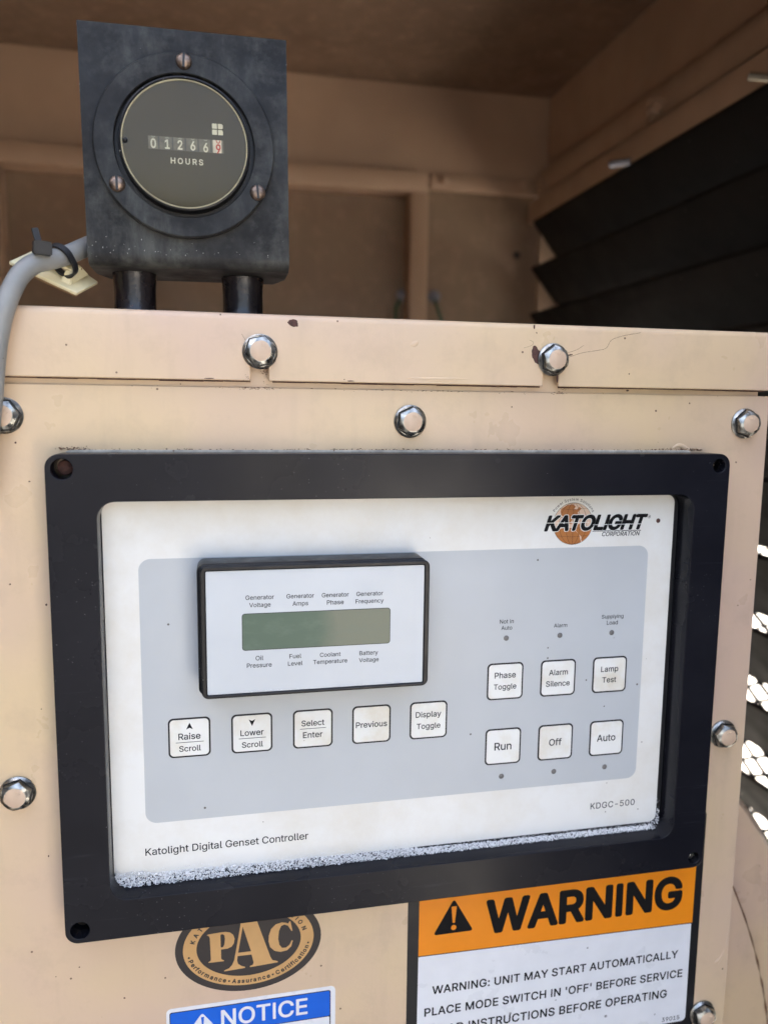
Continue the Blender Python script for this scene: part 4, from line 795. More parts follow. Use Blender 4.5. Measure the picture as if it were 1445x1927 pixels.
# debris and dirt line along the top of the controller, dirt and a painted contact shadow under the cover lip
bb = Balls()
for i in range(520):
    u = random.random()
    px = 108 + u * 1220 if i % 2 == 0 else random.choice((random.gauss(135, 18), random.gauss(1255, 40), random.gauss(1295, 14), random.gauss(820, 160)))
    if not 104 < px < 1330: continue
    py = 846.5 + (px - 100) * .0013 - abs(random.gauss(0, 1.4)) * (1.8 if 108 < px < 165 or px > 1240 else 1)
    bb.add(at(px, py, -.0003), random.uniform(.00006, .00028), 1, (random.uniform(1, 2.4), 1, .8))
o = bb.build('grit', RUSTY); o['kind'] = 'stuff'; o['label'] = 'brown grit and old sealant crumbs along the top edge of the black frame'; o['category'] = 'dirt'
bb = Balls()
for i in range(170):
    px = random.choice((random.gauss(795, 45), random.gauss(470, 12), random.gauss(505, 10), random.gauss(1052, 8), random.uniform(20, 1440), random.uniform(400, 1000)))
    bb.add(at(px, 721.5 + px * .0166 - 2 + random.gauss(3.5, 1.2), .0001), random.uniform(.00006, .00022), 1, (3, 1, .7))
for (cx_, cy_, sx, sy, n_) in ((500, 701, 5, 7, 60), (1088, 722, 6, 5, 40), (1062, 731, 5, 2, 25), (465, 712, 3, 3, 15), (1262, 733, 6, 1.5, 20)):
    for i in range(n_): bb.add(at(random.gauss(cx_, sx), random.gauss(cy_, sy), -.0030 if cy_ < 715 and cx_ != 500 else -.0001), random.uniform(.00005, .00016), 1, (1.3, .5, 1))
o = bb.build('seam_dirt', RUSTY); o['kind'] = 'stuff'; o['label'] = 'fine rusty dirt caught in the seam under the cover lip'; o['category'] = 'dirt'
bm = bmesh.new(); x = -.20  # contact shadow under the cover lip, painted as a row of thin dark blocks
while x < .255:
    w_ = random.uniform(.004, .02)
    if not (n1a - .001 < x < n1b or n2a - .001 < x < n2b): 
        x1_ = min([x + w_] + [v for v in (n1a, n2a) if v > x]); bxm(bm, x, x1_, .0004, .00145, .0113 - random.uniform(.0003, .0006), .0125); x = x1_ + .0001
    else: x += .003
o = from_bm('seam_shadow_strip', bm, CHIP); o['kind'] = 'stuff'; o['label'] = 'painted contact shadow line behind the lower edge of the cover lip'; o['category'] = 'dirt'
def ridge(name, L, y, R, flat):
    bm = bmesh.new(); Q = spline([at(*p, y) for p in L], 8)
    tube_bm(bm, Q, [R * max(.05, math.sin(math.pi * i / (len(Q) - 1))) for i in range(len(Q))], 10)
    for v in bm.verts: v.co.y = y + (v.co.y - y) * flat
    return from_bm(name, bm, BEIGE, cab, 60)
ridge('paint_sag', [(752, 711), (800, 712.5), (850, 713), (897, 712)], -.003, .0006, .35)
ridge('paint_sag', [(790, 716), (830, 716.5), (880, 717)], -.003, .0004, .35)
ridge('paint_blister', [(771, 650), (780, 647), (788, 642)], -.003, .0012, .22)
ridge('paint_blister', [(1260, 848), (1276, 838), (1292, 845), (1305, 850)], 0, .0011, .5)
# paint run on the right strip of the sheet
bm = bmesh.new()
Q = spline([at(1368, 1755, 0), at(1362, 1785, 0), at(1356, 1800, 0), at(1347, 1812, 0)], 8)
n = len(Q)
for i, q in enumerate(Q): q.y = -.0001
tube_bm(bm, Q, [.0003 + .0012 * (i / (n - 1)) ** 2 for i in range(n)], 12)
for v in bm.verts: v.co.y = -.0001 + (v.co.y + .0001) * .35
from_bm('paint_run', bm, BEIGE, cab)

# ================================================================== STICKERS
YK = -.0002
ws = thing('warning_sticker', 'orange and white WARNING sticker with black border below the controller', 'sticker', (.162, 0, -.27))
wx0, wx1 = .0848, .2405
plate('border', [rr(wx0, wx1, -.3225, -.20, .002)], -.00012, .00010, STBLACK, ws)
plate('orange_field', [[(.0903, -.2585), (.2363, -.2608), (.2366, -.20), (.0904, -.20)]], -.00018, .00005, ORANGE, ws)
plate('white_field', [[(.2358, -.2613), (.0903, -.2590), (.0901, -.3165)] + [(.2335 + .0025 * math.sin(a * math.pi / 16), -.3140 - .0025 * math.cos(a * math.pi / 16)) for a in range(9)]], -.00018, .00005, STWHITE, ws)
YT = -.00018
text('WARNING', (917, 1751), (1278, 1709), YT, INKM, ws, bold=.033, name='warning_heading')
tri = pts([(854, 1695), (817, 1760), (888, 1751)], YT)
def roundpoly(P, r, n=5):
    out = []
    for i in range(len(P)):
        a, b, c = Vector(P[i - 1]), Vector(P[i]), Vector(P[(i + 1) % len(P)])
        u, v = (a - b).normalized(), (c - b).normalized(); h = math.acos(max(-1, min(1, u.dot(v)))) / 2
        d = r / math.tan(h); p, q = b + u * d, b + v * d
        for k in range(n + 1):
            t = k / n; out.append(tuple(p * (1 - t) ** 2 + b * 2 * t * (1 - t) + q * t * t))
    return out
def hazard(P, y, mat, mat2, parent):
    plate('warning_triangle', [roundpoly(P, .0011)], y - INK, INK * .8, mat, parent)
    cx = P[0][0] + .0001; z1 = P[0][1]; z0 = (P[1][1] + P[2][1]) / 2; h = z1 - z0
    ex = roundpoly([(cx - h * .075, z1 - h * .22), (cx - h * .03, z1 - h * .70), (cx + h * .03, z1 - h * .70), (cx + h * .075, z1 - h * .22)], h * .02)
    plate('exclamation_mark', [ex, circ(cx, z1 - h * .84, h * .075, 20)], y - INK * 2, INK * .8, mat2, parent)
cxm = (tri[1][0] + tri[2][0]) / 2; zb_ = (tri[1][1] + tri[2][1]) / 2
tri = [(cxm, tri[0][1] + .001), (tri[1][0] - .0006, zb_), (tri[2][0] + .0006, zb_)]
hazard(tri, YT, INKM, ORANGE, ws)
text('WARNING: UNIT MAY START AUTOMATICALLY', (813.5, 1866), (1273.7, 1806.3), YT, INKM, ws, bold=.018, track=.02, name='warning_text')
text("PLACE MODE SWITCH IN 'OFF' BEFORE SERVICE", (798.8, 1907.5), (1281.9, 1842.6), YT, INKM, ws, bold=.018, track=.02, name='warning_text')
text('READ INSTRUCTIONS BEFORE OPERATING', (815, 1942), (1252.6, 1881), YT, INKM, ws, bold=.018, track=.02, name='warning_text')
text('39015', (1244.4, 1922.5), (1277, 1918), YT, INKM, ws, bold=.008, track=.02, name='part_number')

ns = thing('notice_sticker', 'blue and white NOTICE sticker cut off by the bottom edge of the photo', 'sticker', (.012, 0, -.30))
nx0, nx1, nz1 = at(313, 1899, 0).x, at(631, 1853, 0).x, at(631, 1853, 0).z - .0003
plate('backing', [rr(nx0, nx1, -.345, nz1, .0024)], -.00012, .00010, STWHITE, ns)
bx0, bx1 = at(321, 1910, 0).x, at(620.5, 1864, 0).x; bz1 = at(620, 1864, 0).z; bz0 = at(617, 1911, 0).z
plate('black_line', [rr(bx0 - .0004, bx1 + .0004, -.34, bz1 + .0004, .001), rr(bx0 + .0001, bx1 - .0001, -.3395, bz0 - .0004, .0006)], -.00016, .00003, STBLACK, ns)
plate('blue_field', [rr(bx0, bx1, bz0, bz1, .0008)], -.00021, .00004, BLUE, ns)
text('NOTICE', (417.5, 1930), (578, 1908.5), -.00021, STWHITE, ns, bold=.014, name='notice_heading')
P = pts([(381, 1906), (352, 1945), (412, 1937)], -.00021); zb_ = (P[1][1] + P[2][1]) / 2
hazard([P[0], (P[0][0] - .0070, zb_), (P[0][0] + .0070, zb_)], -.00021, STWHITE, BLUE, ns)

cs = thing('certification_sticker', 'oval charcoal and tan certification sticker partly hidden by the black frame', 'sticker', (.011, 0, -.242))
ocx, ocz, oa, ob = .0110, -.2405, .0326, .0231
plate('oval_backing', [circ(ocx, ocz, oa, 80, ob)], -.00012, .00010, PACDARK, cs)
plate('tan_ring', [circ(ocx, ocz, oa * .895, 80, ob * .875), circ(ocx, ocz, oa * .715, 80, ob * .675)[::-1]], -.00017, .00004, TAN, cs)
arc_text('*Performance*Assurance*Certification*', ocx, ocz, oa * .855, ob * .825, 187, 353, .0019, -.00017, PACDARK, cs, bold=.034, name='oval_text')
arc_text('KATOLIGHT CORPORATION', ocx, ocz, oa * .755, ob * .72, 172, 8, .0019, -.00017, PACDARK, cs, bold=.034, name='oval_text')
def zz(L): return pts([(320 + x / 4.516, 1700 + z / 4.516) for x, z in L], 0)
Pp = [(313, 270), (325, 263), (440, 243), (475, 240), (510, 245), (538, 265), (550, 297), (545, 335), (525, 365), (490, 382), (440, 390), (435, 390), (436, 465), (442, 476), (460, 482), (459, 489), (330, 504), (327, 499), (345, 488), (349, 475), (340, 295), (333, 278)]
Ph = [(430, 270), (432, 262), (450, 260), (464, 270), (468, 300), (464, 345), (452, 370), (436, 374), (432, 366)]
Aa = [(604, 60), (690, 45), (722, 100), (855, 455), (872, 480), (915, 488), (916, 498), (682, 540), (680, 530), (704, 520), (712, 500), (694, 432), (576, 446), (572, 485), (580, 512), (605, 528), (640, 538), (638, 546), (464, 576), (461, 569), (503, 550), (530, 520), (547, 480), (600, 185)]
Ah = [(619, 195), (690, 405), (580, 418)]
Cc = [(1016, 150), (1024, 150), (1041, 230), (1033, 232), (1002, 187), (972, 178), (945, 190), (926, 235), (920, 300), (930, 350), (952, 376), (985, 374), (1016, 350), (1036, 310), (1044, 316), (1030, 362), (995, 396), (940, 410), (890, 402), (852, 370), (838, 322), (841, 270), (860, 216), (900, 176), (950, 160), (985, 163), (1005, 170)]
plate('serif_letter', [zz(Pp), zz(Ph)], -.00017, .00004, TAN, cs)
plate('serif_letter', [zz(Aa), zz(Ah)], -.00017, .00004, TAN, cs)
plate('serif_letter', [zz(Cc)], -.00017, .00004, TAN, cs)

# ================================================================== CONTROLLER
gc = thing('genset_controller', 'white and grey digital generator controller in a thick blue-black frame', 'control panel', (.0825, -.005, -.12))
fx0, fx1, fz0, fz1 = -.0641, .2300, -.2206, -.0180
YF = -.014
holes = [(at(116, 883, YF), .0040), (at(1353, 877, YF), .0031), (at(1305, 1615, YF), .0028), (at(151, 1752, YF), .0037)]
plate('gasket', [rr(fx0 + .004, fx1 - .010, fz0 + .004, fz1 + .00095, .004)], -.0009, .0008, plain('old_sealant', (.44, .40, .33), .6, var=.3, scale=200, speck=.2, scol=(.15, .09, .05), sscale=500), gc, bevel=.0003)
plate('frame', [rr(fx0, fx1, fz0, fz1, .0054, 10), rr(-.0459, .2126, -.2034, -.0366, .0072, 10)[::-1]] + [circ(h.x, h.z, r, 28)[::-1] for h, r in holes], YF, .0130, FRAME, gc, bevel=.00035)
# frame screws sunk in the holes
for k, (h, r) in enumerate(holes):
    bm = bmesh.new()
    yy = -.0060 if k != 2 else -.0105
    lathe_bm(bm, h.x, h.z, [(0, yy - .0012), (r * .35, yy - .0011), (r * .7, yy - .0004), (r * .78, yy + .0006), (r * .78, -.0012)], 20)
    bxm(bm, h.x - r * .6, h.x + r * .6, yy - .0014, yy - .0009, h.z - r * .08, h.z + r * .08)
    from_bm('frame_screw', bm, CHIP if k == 0 else ZINC if k == 2 else BRASS, gc)
# rubber seal between frame and face
plate('seal', [rr(-.0458, .2125, -.2033, -.0367, .0071, 8), rr(-.0450, .2100, -.2000, -.0390, .0036, 8)[::-1]], -.0022, .0012, RUBBER, gc)
YP = -.0025
face = plate('face_plate', [rr(-.0457, .2102, -.2010, -.0378, .0038)], YP, .0006, FACE, gc, bevel=.0001)
plate('grey_field', [rr(-.0321, .1978, -.1769, -.0617, .0048)], YP - .00005, .00004, GREY, face)
YG = YP - .00005
text('Katolight Digital Genset Controller', (274.5, 1609.5), (580, 1579.4), YP, INKM, face)
text('KDGC-500', (1110.3, 1522.6), (1192.9, 1514.4), YP, GREYINK, face, track=.03)
# small round hole right of the logo
h = at(1237.8, 979.8, YP)
lathe('pin_hole', h.x, h.z, [(0, YP - .0001), (.0008, YP - .00012), (.0011, YP - .00002)], CHIP, face, 16)
# logo
g0 = at(1077.6, 985.5, YP); GR = .0097
lg = plate('globe', [circ(g0.x, g0.z, GR, 60)], YP - .00006, .00005, LOGO_P, face)
def G(L): return [(g0.x + x * GR, g0.z + y * GR) for x, y in L]
land1 = G([(-.62, .72), (-.35, .88), (-.05, .93), (.1, .82), (.02, .70), (.18, .68), (.28, .80), (.4, .72), (.2, .52), (.3, .42), (.12, .36), (.02, .2), (-.12, .12), (-.05, -.02), (-.2, .0), (-.34, .12), (-.45, .3), (-.6, .42), (-.66, .58)])
land2 = G([(.12, -.12), (.3, -.02), (.5, -.05), (.7, -.2), (.93, -.32), (.86, -.5), (.72, -.68), (.55, -.82), (.48, -.86), (.45, -.62), (.3, -.5), (.15, -.32)])
low = G([(math.cos(math.radians(a)) * .99, math.sin(math.radians(a)) * .99) for a in range(206, 300, 6)] + [(.35, -.55), (.15, -.35), (.05, -.2), (-.3, -.2), (-.8, -.25)])
plate('globe_land', [land1], YP - .00009, .00003, LOGO_O, face); plate('globe_land', [land2], YP - .00009, .00003, LOGO_O, face); plate('globe_land', [low], YP - .00009, .00003, LOGO_O, face)
bm = bmesh.new()
def thin(P, r=.00007):
    tube_bm(bm, [(x, YP - .00009, z) for x, z in P], r, 4)
for e in (.0, .35, .7, 1.0):
    for s in ((1, -1) if e else (1,)):
        thin([(g0.x + s * e * GR * math.cos(math.radians(a)), g0.z + GR * math.sin(math.radians(a))) for a in range(-90, 91, 10)])
for z in (-.6, -.2, .3, .7):
    w_ = math.sqrt(1 - z * z) * GR; thin([(g0.x - w_, g0.z + z * GR + .0003), (g0.x, g0.z + z * GR - .0003), (g0.x + w_, g0.z + z * GR + .0003)])
from_bm('globe_line', bm, INKM, face)
# white halo then the word
YW = YP - .00010
capk = at(1100, 970, YP).z - at(1100, 996, YP).z
for lift_, mat_, bold_ in ((.00004, FACE, .062), (.00010, INKM, .038)):
    text('KATOLIGHT', (1025, 998.5), (1215.5, 994), YW, mat_, face, bold=bold_, track=-.012, slant=.30, cap=capk, name='logo_word', lift=lift_ - INK)
A, B = at(1024, 985, YW), at(1100, 983, YW)
plate('logo_stripe', [[(A.x - .001, A.z), (B.x + .002, A.z), (B.x + .002, A.z + .00025), (A.x - .001, A.z + .00025)]], YW - .00016, .00003, FACE, face)
A, B = at(1115, 988, YW), at(1208, 986, YW)
plate('logo_stripe', [[(A.x, A.z), (B.x, A.z), (B.x, A.z + .00025), (A.x, A.z + .00025)]], YW - .00016, .00003, FACE, face)
A, B = at(1114, 999.5, YP), at(1205, 997.5, YP)
plate('logo_line', [[(A.x, A.z - .0002), (B.x, A.z - .0002), (B.x, A.z + .0001), (A.x, A.z + .0001)]], YW, .00005, INKM, face)
text('CORPORATION', (1132, 1009), (1202.8, 1007.2), YP, INKM, face, bold=.012, slant=.2, name='logo_word')
arc_text('Power System Solutions', g0.x, g0.z, GR * 1.10, GR * 1.10, 150, 28, .00125, YP, INKM, face, bold=.004, name='logo_word')
r0 = at(1220.5, 972, YP); plate('registered_mark', [circ(r0.x, r0.z, .0008, 16), circ(r0.x, r0.z, .00062, 16)[::-1], circ(r0.x, r0.z, .0003, 8)], YW, .00005, INKM, face)

# display module
dm = plate('display_bezel', [rr(-.0086, .0868, -.1168, -.0618, .0034)], -.0165, .0140, BLACKPL, gc, bevel=.0012)
plate('bezel_rim', [rr(-.0074, .0873, -.1174, -.0625, .0028), rr(-.0052, .0850, -.1159, -.0645, .0006)[::-1]], -.0182, .0030, BLACKPL, dm, bevel=.0005)
plate('display_label', [rr(-.0051, .0849, -.11575, -.0646, .0006)], -.0177, .0010, DISP, dm)
YD = -.0177
plate('screen_window', [rr(.0089, .0705, -.0979, -.0824, .0013)], YD - .00006, .00005, RUBBER, dm)
lcd = plate('lcd_screen', [rr(.00915, .07025, -.09765, -.08265, .0011)], YD - .00012, .00005, LCD, dm)
# frayed, dusty lower edge of the label
bb = Balls()
for i in range(330):
    x = random.uniform(-.0048, .0846) if i < 130 else random.choice((random.uniform(-.004, .02), random.uniform(.045, .084)))
    bb.add((x, YD - .0001, -.1156 + abs(random.gauss(0, .0003))), random.uniform(.00006, .0002), 1, (random.uniform(1, 2.5), 1, .7))
o = bb.build('label_dust', plain('pale_dust', (.62, .63, .64), .7), dm); o['kind'] = 'stuff'
dl = [('Generator', (462.5, 1129.5), (515.8, 1126.5)), ('Voltage', (469.5, 1143), (509.4, 1141)), ('Generator', (539.4, 1126), (591, 1124.5)), ('Amps', (550.7, 1140), (580, 1138.5)),
      ('Generator', (605.8, 1123.8), (656.3, 1122.5)), ('Phase', (615.3, 1138), (646.7, 1136.5)), ('Generator', (670.7, 1121.5), (720.5, 1120)), ('Frequency', (669.3, 1135.5), (721.6, 1133.5)),
      ('Oil', (481.5, 1242.8), (495.7, 1242)), ('Pressure', (465, 1256.6), (511.5, 1254.5)), ('Fuel', (545, 1239), (567, 1238)), ('Level', (542.3, 1252.5), (569.4, 1251.5)),
      ('Coolant', (602.3, 1236), (641, 1234.5)), ('Temperature', (589.6, 1249.3), (653.4, 1246.8)), ('Battery', (676.4, 1232.6), (711, 1231.5)), ('Voltage', (675.7, 1245.8), (712.4, 1244.3))]
for s_, a_, b_ in dl: text(s_, a_, b_, YD, INKM, dm)

# keys: (centre, rows of (word, left px, right px))
KW, KH = .0176, .0176
def key(cx, cz, rows, line=None, arrow=None):
    y0 = YG
    k = plate('push_button', [rr(cx - KW / 2, cx + KW / 2, cz - KH / 2, cz + KH / 2, .0022)], y0 - .00010, .00010, STBLACK, gc, bevel=.00003)
    t_ = .00074
    plate('key_cap', [rr(cx - KW / 2 + t_, cx + KW / 2 - t_, cz - KH / 2 + t_, cz + KH / 2 - t_, .0017)], y0 - .00028, .00017, KEY, k, bevel=.00008)
    y1 = y0 - .00028
    for s_, a_, b_ in rows: text(s_, a_, b_, y1, INKM, k, bold=.010)
    if line:
        A, B = at(*line[0], y1), at(*line[1], y1); z = (A.z + B.z) / 2
        plate('divider', [[(A.x, z - .00011), (B.x, z - .00011), (B.x, z + .00011), (A.x, z + .00011)]], y1 - INK, INK * .8, INKM, k)
    if arrow:
        (ax, az), s = a2(*arrow[0], y1), arrow[1]
        plate('arrow', [[(ax, az + s * .0017), (ax - s * .0014, az - s * .0013), (ax, az - s * .0006), (ax + s * .0014, az - s * .0013)]], y1 - INK, INK * .8, INKM, k)
mm = .001
key(-13.2 * mm, -139.5 * mm, [('Raise', (336.5, 1392), (377.6, 1390)), ('Scroll', (338, 1414), (378.4, 1412.4))], ((331.4, 1397.8), (383.9, 1395)), ((357, 1367), 1))
key(13.1 * mm, -139.6 * mm, [('Lower', (453, 1384.5), (496.3, 1382.8)), ('Scroll', (455.7, 1406.5), (495, 1405))], ((449.8, 1390.3), (500.7, 1387.2)), ((474.6, 1359), -1))
key(39.6 * mm, -139.6 * mm, [('Select', (567.7, 1366.3), (610.3, 1364.3)), ('Enter', (570.5, 1388.4), (606.8, 1386.8))], ((564.6, 1372.2), (613.5, 1369)))
key(65.9 * mm, -139.6 * mm, [('Previous', (669.9, 1369), (727.9, 1367))])
key(92.3 * mm, -139.6 * mm, [('Display', (782.3, 1350), (829.6, 1348)), ('Toggle', (783.9, 1371.4), (828, 1369.8))])
key(128.6 * mm, -123.6 * mm, [('Phase', (930.5, 1276.7), (969.7, 1274.6)), ('Toggle', (928.6, 1297.7), (970.7, 1295.7))])
key(154.8 * mm, -123.6 * mm, [('Alarm', (1032.5, 1270.4), (1067.5, 1269.4)), ('Silence', (1026.7, 1292), (1070.9, 1289.9))])
key(181.1 * mm, -123.6 * mm, [('Lamp', (1130.3, 1264.4), (1162.1, 1262.8)), ('Test', (1132.4, 1284.3), (1158.2, 1283.3))])
key(128.6 * mm, -155.2 * mm, [('Run', (930, 1411.9), (961.3, 1410))])
key(154.8 * mm, -155.2 * mm, [('Off', (1032.5, 1402.9), (1055.4, 1401.9))])
key(181.1 * mm, -155.2 * mm, [('Auto', (1122.4, 1395), (1156.6, 1393.2))])
for cx, cz in ((128.5, -103.1), (154.9, -103.1), (181.2, -103.1), (128.3, -170.0), (154.7, -170.0), (181.0, -170.0)):
    lathe('indicator_light', cx * mm, cz * mm, [(0, YG - .00035), (.0006, YG - .0003), (.00115, YG - .0001), (.0013, YG + .00002)], LED, gc, 20)
for s_, a_, b_ in [('Not In', (940, 1173.4), (966, 1172.6)), ('Auto', (942.8, 1185.2), (963, 1184.7)), ('Alarm', (1041.7, 1180.7), (1066.4, 1179.7)), ('Supplying', (1131.6, 1163.9), (1172.1, 1162.6)), ('Load', (1141, 1175.5), (1161.4, 1174.7))]:
    text(s_, a_, b_, YG, INKM, face)

# soap foam on the lower ledge: a bed of tiny bubbles below the visible ones
# soap foam on the lower ledge: a dense raft of bubbles, largest at the left
bb = Balls()
for i in range(6500):
    u = random.random() ** 1.2
    x = -.0452 + u * .2555
    w_ = .0040 * (1 - u) + .0009 + .0018 * max(0, 1 - abs(u - .02) / .05) + (.0035 * max(0, (u - .965) / .035))
    w_ *= .85 + .3 * noise.noise(Vector((x * 90, 0, 3)))
    if .52 < u < .80: w_ *= .7
    q = random.random()
    big = random.random() < .12
    r = random.uniform(.00035, .00062) if big else random.uniform(.00014, .00034)
    r *= .82 * (1 - .4 * u)
    # the raft leans on the face plate and slopes down to the ledge
    z = -.2032 + w_ * q; y = -.0026 - (1 - q) * .0030 - random.random() * .0004
    bb.add((x, y, z), r, 2 if big else 1)
for i in range(500):
    u = random.random(); x = -.0450 + u * .2550; w_ = (.0050 * (1 - u) + .0010) * (.75 if .52 < u < .80 else 1)
    bb.add((x, -.0026, -.2032 + w_ * .85 + abs(random.gauss(0, .0006))), random.uniform(.0001, .00022))
for i in range(130):
    s_ = random.choice((0, 1)); x = (-.0450 + abs(random.gauss(0, .0006))) if s_ == 0 else (.2112 - abs(random.gauss(0, .0008)))
    bb.add((x, -.0028 - random.random() * .001, -.2025 + abs(random.gauss(0, .0045))), random.uniform(.00012, .0003))
for i in range(3600):
    u = random.random() ** 1.1; x = -.0450 + u * .2550; w_ = (.0038 * (1 - u) + .0007) * (.7 if .52 < u < .80 else 1); q = random.random()
    bb.add((x, -.0024 - (1 - q) * .0024, -.2033 + w_ * q * .85), random.uniform(.0002, .0004), 1)
o = bb.build('soap_foam', FOAM); o['kind'] = 'stuff'; o['label'] = 'line of white soap bubbles on the lower ledge of the black frame'; o['category'] = 'foam'

# ================================================================== HOUR METER
O = Vector((-.0095, .008, .1025))
hm = thing('hour_meter', 'round hour meter reading 01266 in a worn black steel bracket on two pipes', 'hour meter', O)
# bent bracket: front plate, bend, bottom return with clipped corners
YM = .0085
x0, x1, ztop = -.0494, .0306, .1475
bm = bmesh.new()
rows = [(YM, ztop, x0, x1), (YM, .120, x0, x1), (YM, .0618, x0, x1)]
for i in range(1, 7):
    a = math.radians(90 * i / 6); rows.append((YM + .0048 - .0048 * math.cos(a), .0618 - .0048 * math.sin(a), x0, x1))
rows += [(.033, .0570, x0, x1), (.046, .0570, x0 + .0042, x1 - .0042)]
T_ = .0016; nr = []
for i, (y, z, xa, xb) in enumerate(rows):
    a, b = rows[max(i - 1, 0)], rows[min(i + 1, len(rows) - 1)]
    ty, tz = b[0] - a[0], b[1] - a[1]; n = math.hypot(ty, tz); nr.append((-tz / n, ty / n))   # inward: up and back
outer = [[bm.verts.new((x, y, z)) for x in (xa, xb)] for y, z, xa, xb in rows]
inner = [[bm.verts.new((x, y + ny * T_, z + nz * T_)) for x in (xa, xb)] for (y, z, xa, xb), (ny, nz) in zip(rows, nr)]
for A_, flip in ((outer, 0), (inner, 1)):
    for a, b in zip(A_, A_[1:]): bm.faces.new((a[0], a[1], b[1], b[0]) if not flip else (a[0], b[0], b[1], a[1]))
for q in (0, 1):
    for k in range(len(rows) - 1): bm.faces.new((outer[k][q], outer[k + 1][q], inner[k + 1][q], inner[k][q]))
bm.faces.new((outer[0][0], outer[0][1], inner[0][1], inner[0][0])); bm.faces.new((outer[-1][0], outer[-1][1], inner[-1][1], inner[-1][0]))
br = from_bm('bracket', bm, WORN, hm, 40)
mc = (-.0102, .1031)
bb = Balls()
for i in range(110):
    e = random.random()
    if e < .45: p_ = (x0, YM + random.uniform(0, .0012), random.uniform(.060, .147))
    elif e < .75: p_ = (x1, YM + random.uniform(0, .0012), random.uniform(.060, .147))
    else: p_ = (random.uniform(x0, x1), YM - .0000, .0615 + abs(random.gauss(0, .004)))
    bb.add(p_, random.uniform(.00005, .00014), 1, (1, 1, random.uniform(1, 3)))
o = bb.build('edge_chips', plain('bare_metal_chip', (.45, .44, .40), .5), hm); o['kind'] = 'stuff'
lathe('meter_flange', *mc, [(.0271, .0078), (.0271, YM - .0030), (.0274, YM - .0034), (.0345, YM - .0034), (.0351, YM - .0028), (.0351, YM - .0001)], WORN, hm, 96)
lathe('meter_case', *mc, [(.0255, .0078), (.0254, .0032), (.0251, .0026), (.0246, .0024), (.0243, .0029), (.0243, .0060)], BLACKPL, hm, 96)
lathe('recess_floor', *mc, [(.0271, .0079), (.0254, .0079)], RUBBER, hm, 96)
lathe('lens_rim', *mc, [(.02425, .0042), (.0242, .0031), (.0239, .0030), (.0237, .0033), (.0237, .0042)], plain('aged_rim', (.50, .44, .28), .45, var=.2), hm, 96)
YDl = .0037; WGAP = plain('wheel_gap_shade', (.09, .08, .055), .6)
dial = lathe('dial', *mc, [(0, YDl), (.0237, YDl), (.0237, YDl + .0005)], DIAL, hm, 96)
lathe('lens', *mc, [(0, .0024), (.0200, .0025), (.0236, .0029), (.0236, .0031), (0, .0027)], GLASS, hm, 96)
n_ = at(235, 262, .0030); bm = bmesh.new(); bmesh.ops.create_icosphere(bm, subdivisions=2, radius=.0011, matrix=Matrix.Translation((n_.x + .0002, .0030, n_.z))); from_bm('rim_notch', bm, BLACKPL, hm)
WX0, WX1 = at(279.5, 266, YDl).x, at(421, 277, YDl).x; WZ1 = (at(279.5, 254.5, YDl).z + at(421, 265.4, YDl).z) / 2; WZ0 = (at(279.5, 279, YDl).z + at(420.6, 289.4, YDl).z) / 2
cw = [(WX0, WZ1), (WX1, WZ1), (WX1, WZ0), (WX0, WZ0)]
cwp = plate('counter_window', [cw], YDl - .00012, .0001, WHEEL, hm)
dig = '012669'
for k, ch in enumerate(dig):
    pxc = 130 + (511, 595, 672, 750, 827, 903)[k] / 3.211
    c = at(pxc, 273 + (pxc - 350) * .077, YDl); wd = .0021
    if k == 5: plate('white_wheel', [rr(c.x - .0021, c.x + .0013, WZ0, WZ1, .0001)], YDl - .00018, .00005, WHEELW, cwp)
    else: plate('wheel_gap', [rr(c.x + .0018, c.x + .0023, WZ0 + .0001, WZ1 - .0001, .0001)], YDl - .00016, .00003, WGAP, cwp)
    m_ = REDINK if k == 5 else CREAMINK
    adv, L = glyph(ch); xs = [p[0] for l in L for p in l]; kk = .0033 / .508
    mid = (min(xs) + max(xs)) / 2; zb2 = WZ0 + .0004 - (.0003 if k == 4 else 0) - (.0005 if k == 5 else 0)
    print_mesh('digit', [(ch, lambda gx, gz: (c.x + (gx - mid) * kk * .8, zb2 + gz * kk))], YDl - .00024, m_, cwp, .02)
    # lower edge of the next digit rolling in at the top
    top = WZ1 - .00005; base_ = top - (.0006 if k < 5 else .0012)
    print_mesh('digit', [('0' if k in (0, 3, 4, 5) else '1', lambda gx, gz: (c.x + (gx - mid) * kk * .8, min(top, base_ + gz * kk)))], YDl - .00024, REDINK if k == 5 else OLDINK, cwp, 0)
text('HOURS', (322, 307), (382.3, 311.2), YDl, CREAMINK, hm, bold=.02, track=.16, name='dial_word')
lc = at(410, 244.3, YDl); s_ = .0021; g_ = .0002
plate('dial_emblem', [rr(lc.x - s_, lc.x - g_, lc.z + g_, lc.z + s_, .0001, 2), rr(lc.x - s_, lc.x - g_, lc.z - s_, lc.z - g_, .0001, 2),
                      rr(lc.x + g_, lc.x + s_, lc.z + g_, lc.z + s_, (.0007, .0001, .0001, .0005), 4), rr(lc.x + g_, lc.x + s_, lc.z - s_, lc.z - g_, (.0006, .0001, .0001, .0001), 4)], YDl - .0001, .00005, CREAMINK, hm)
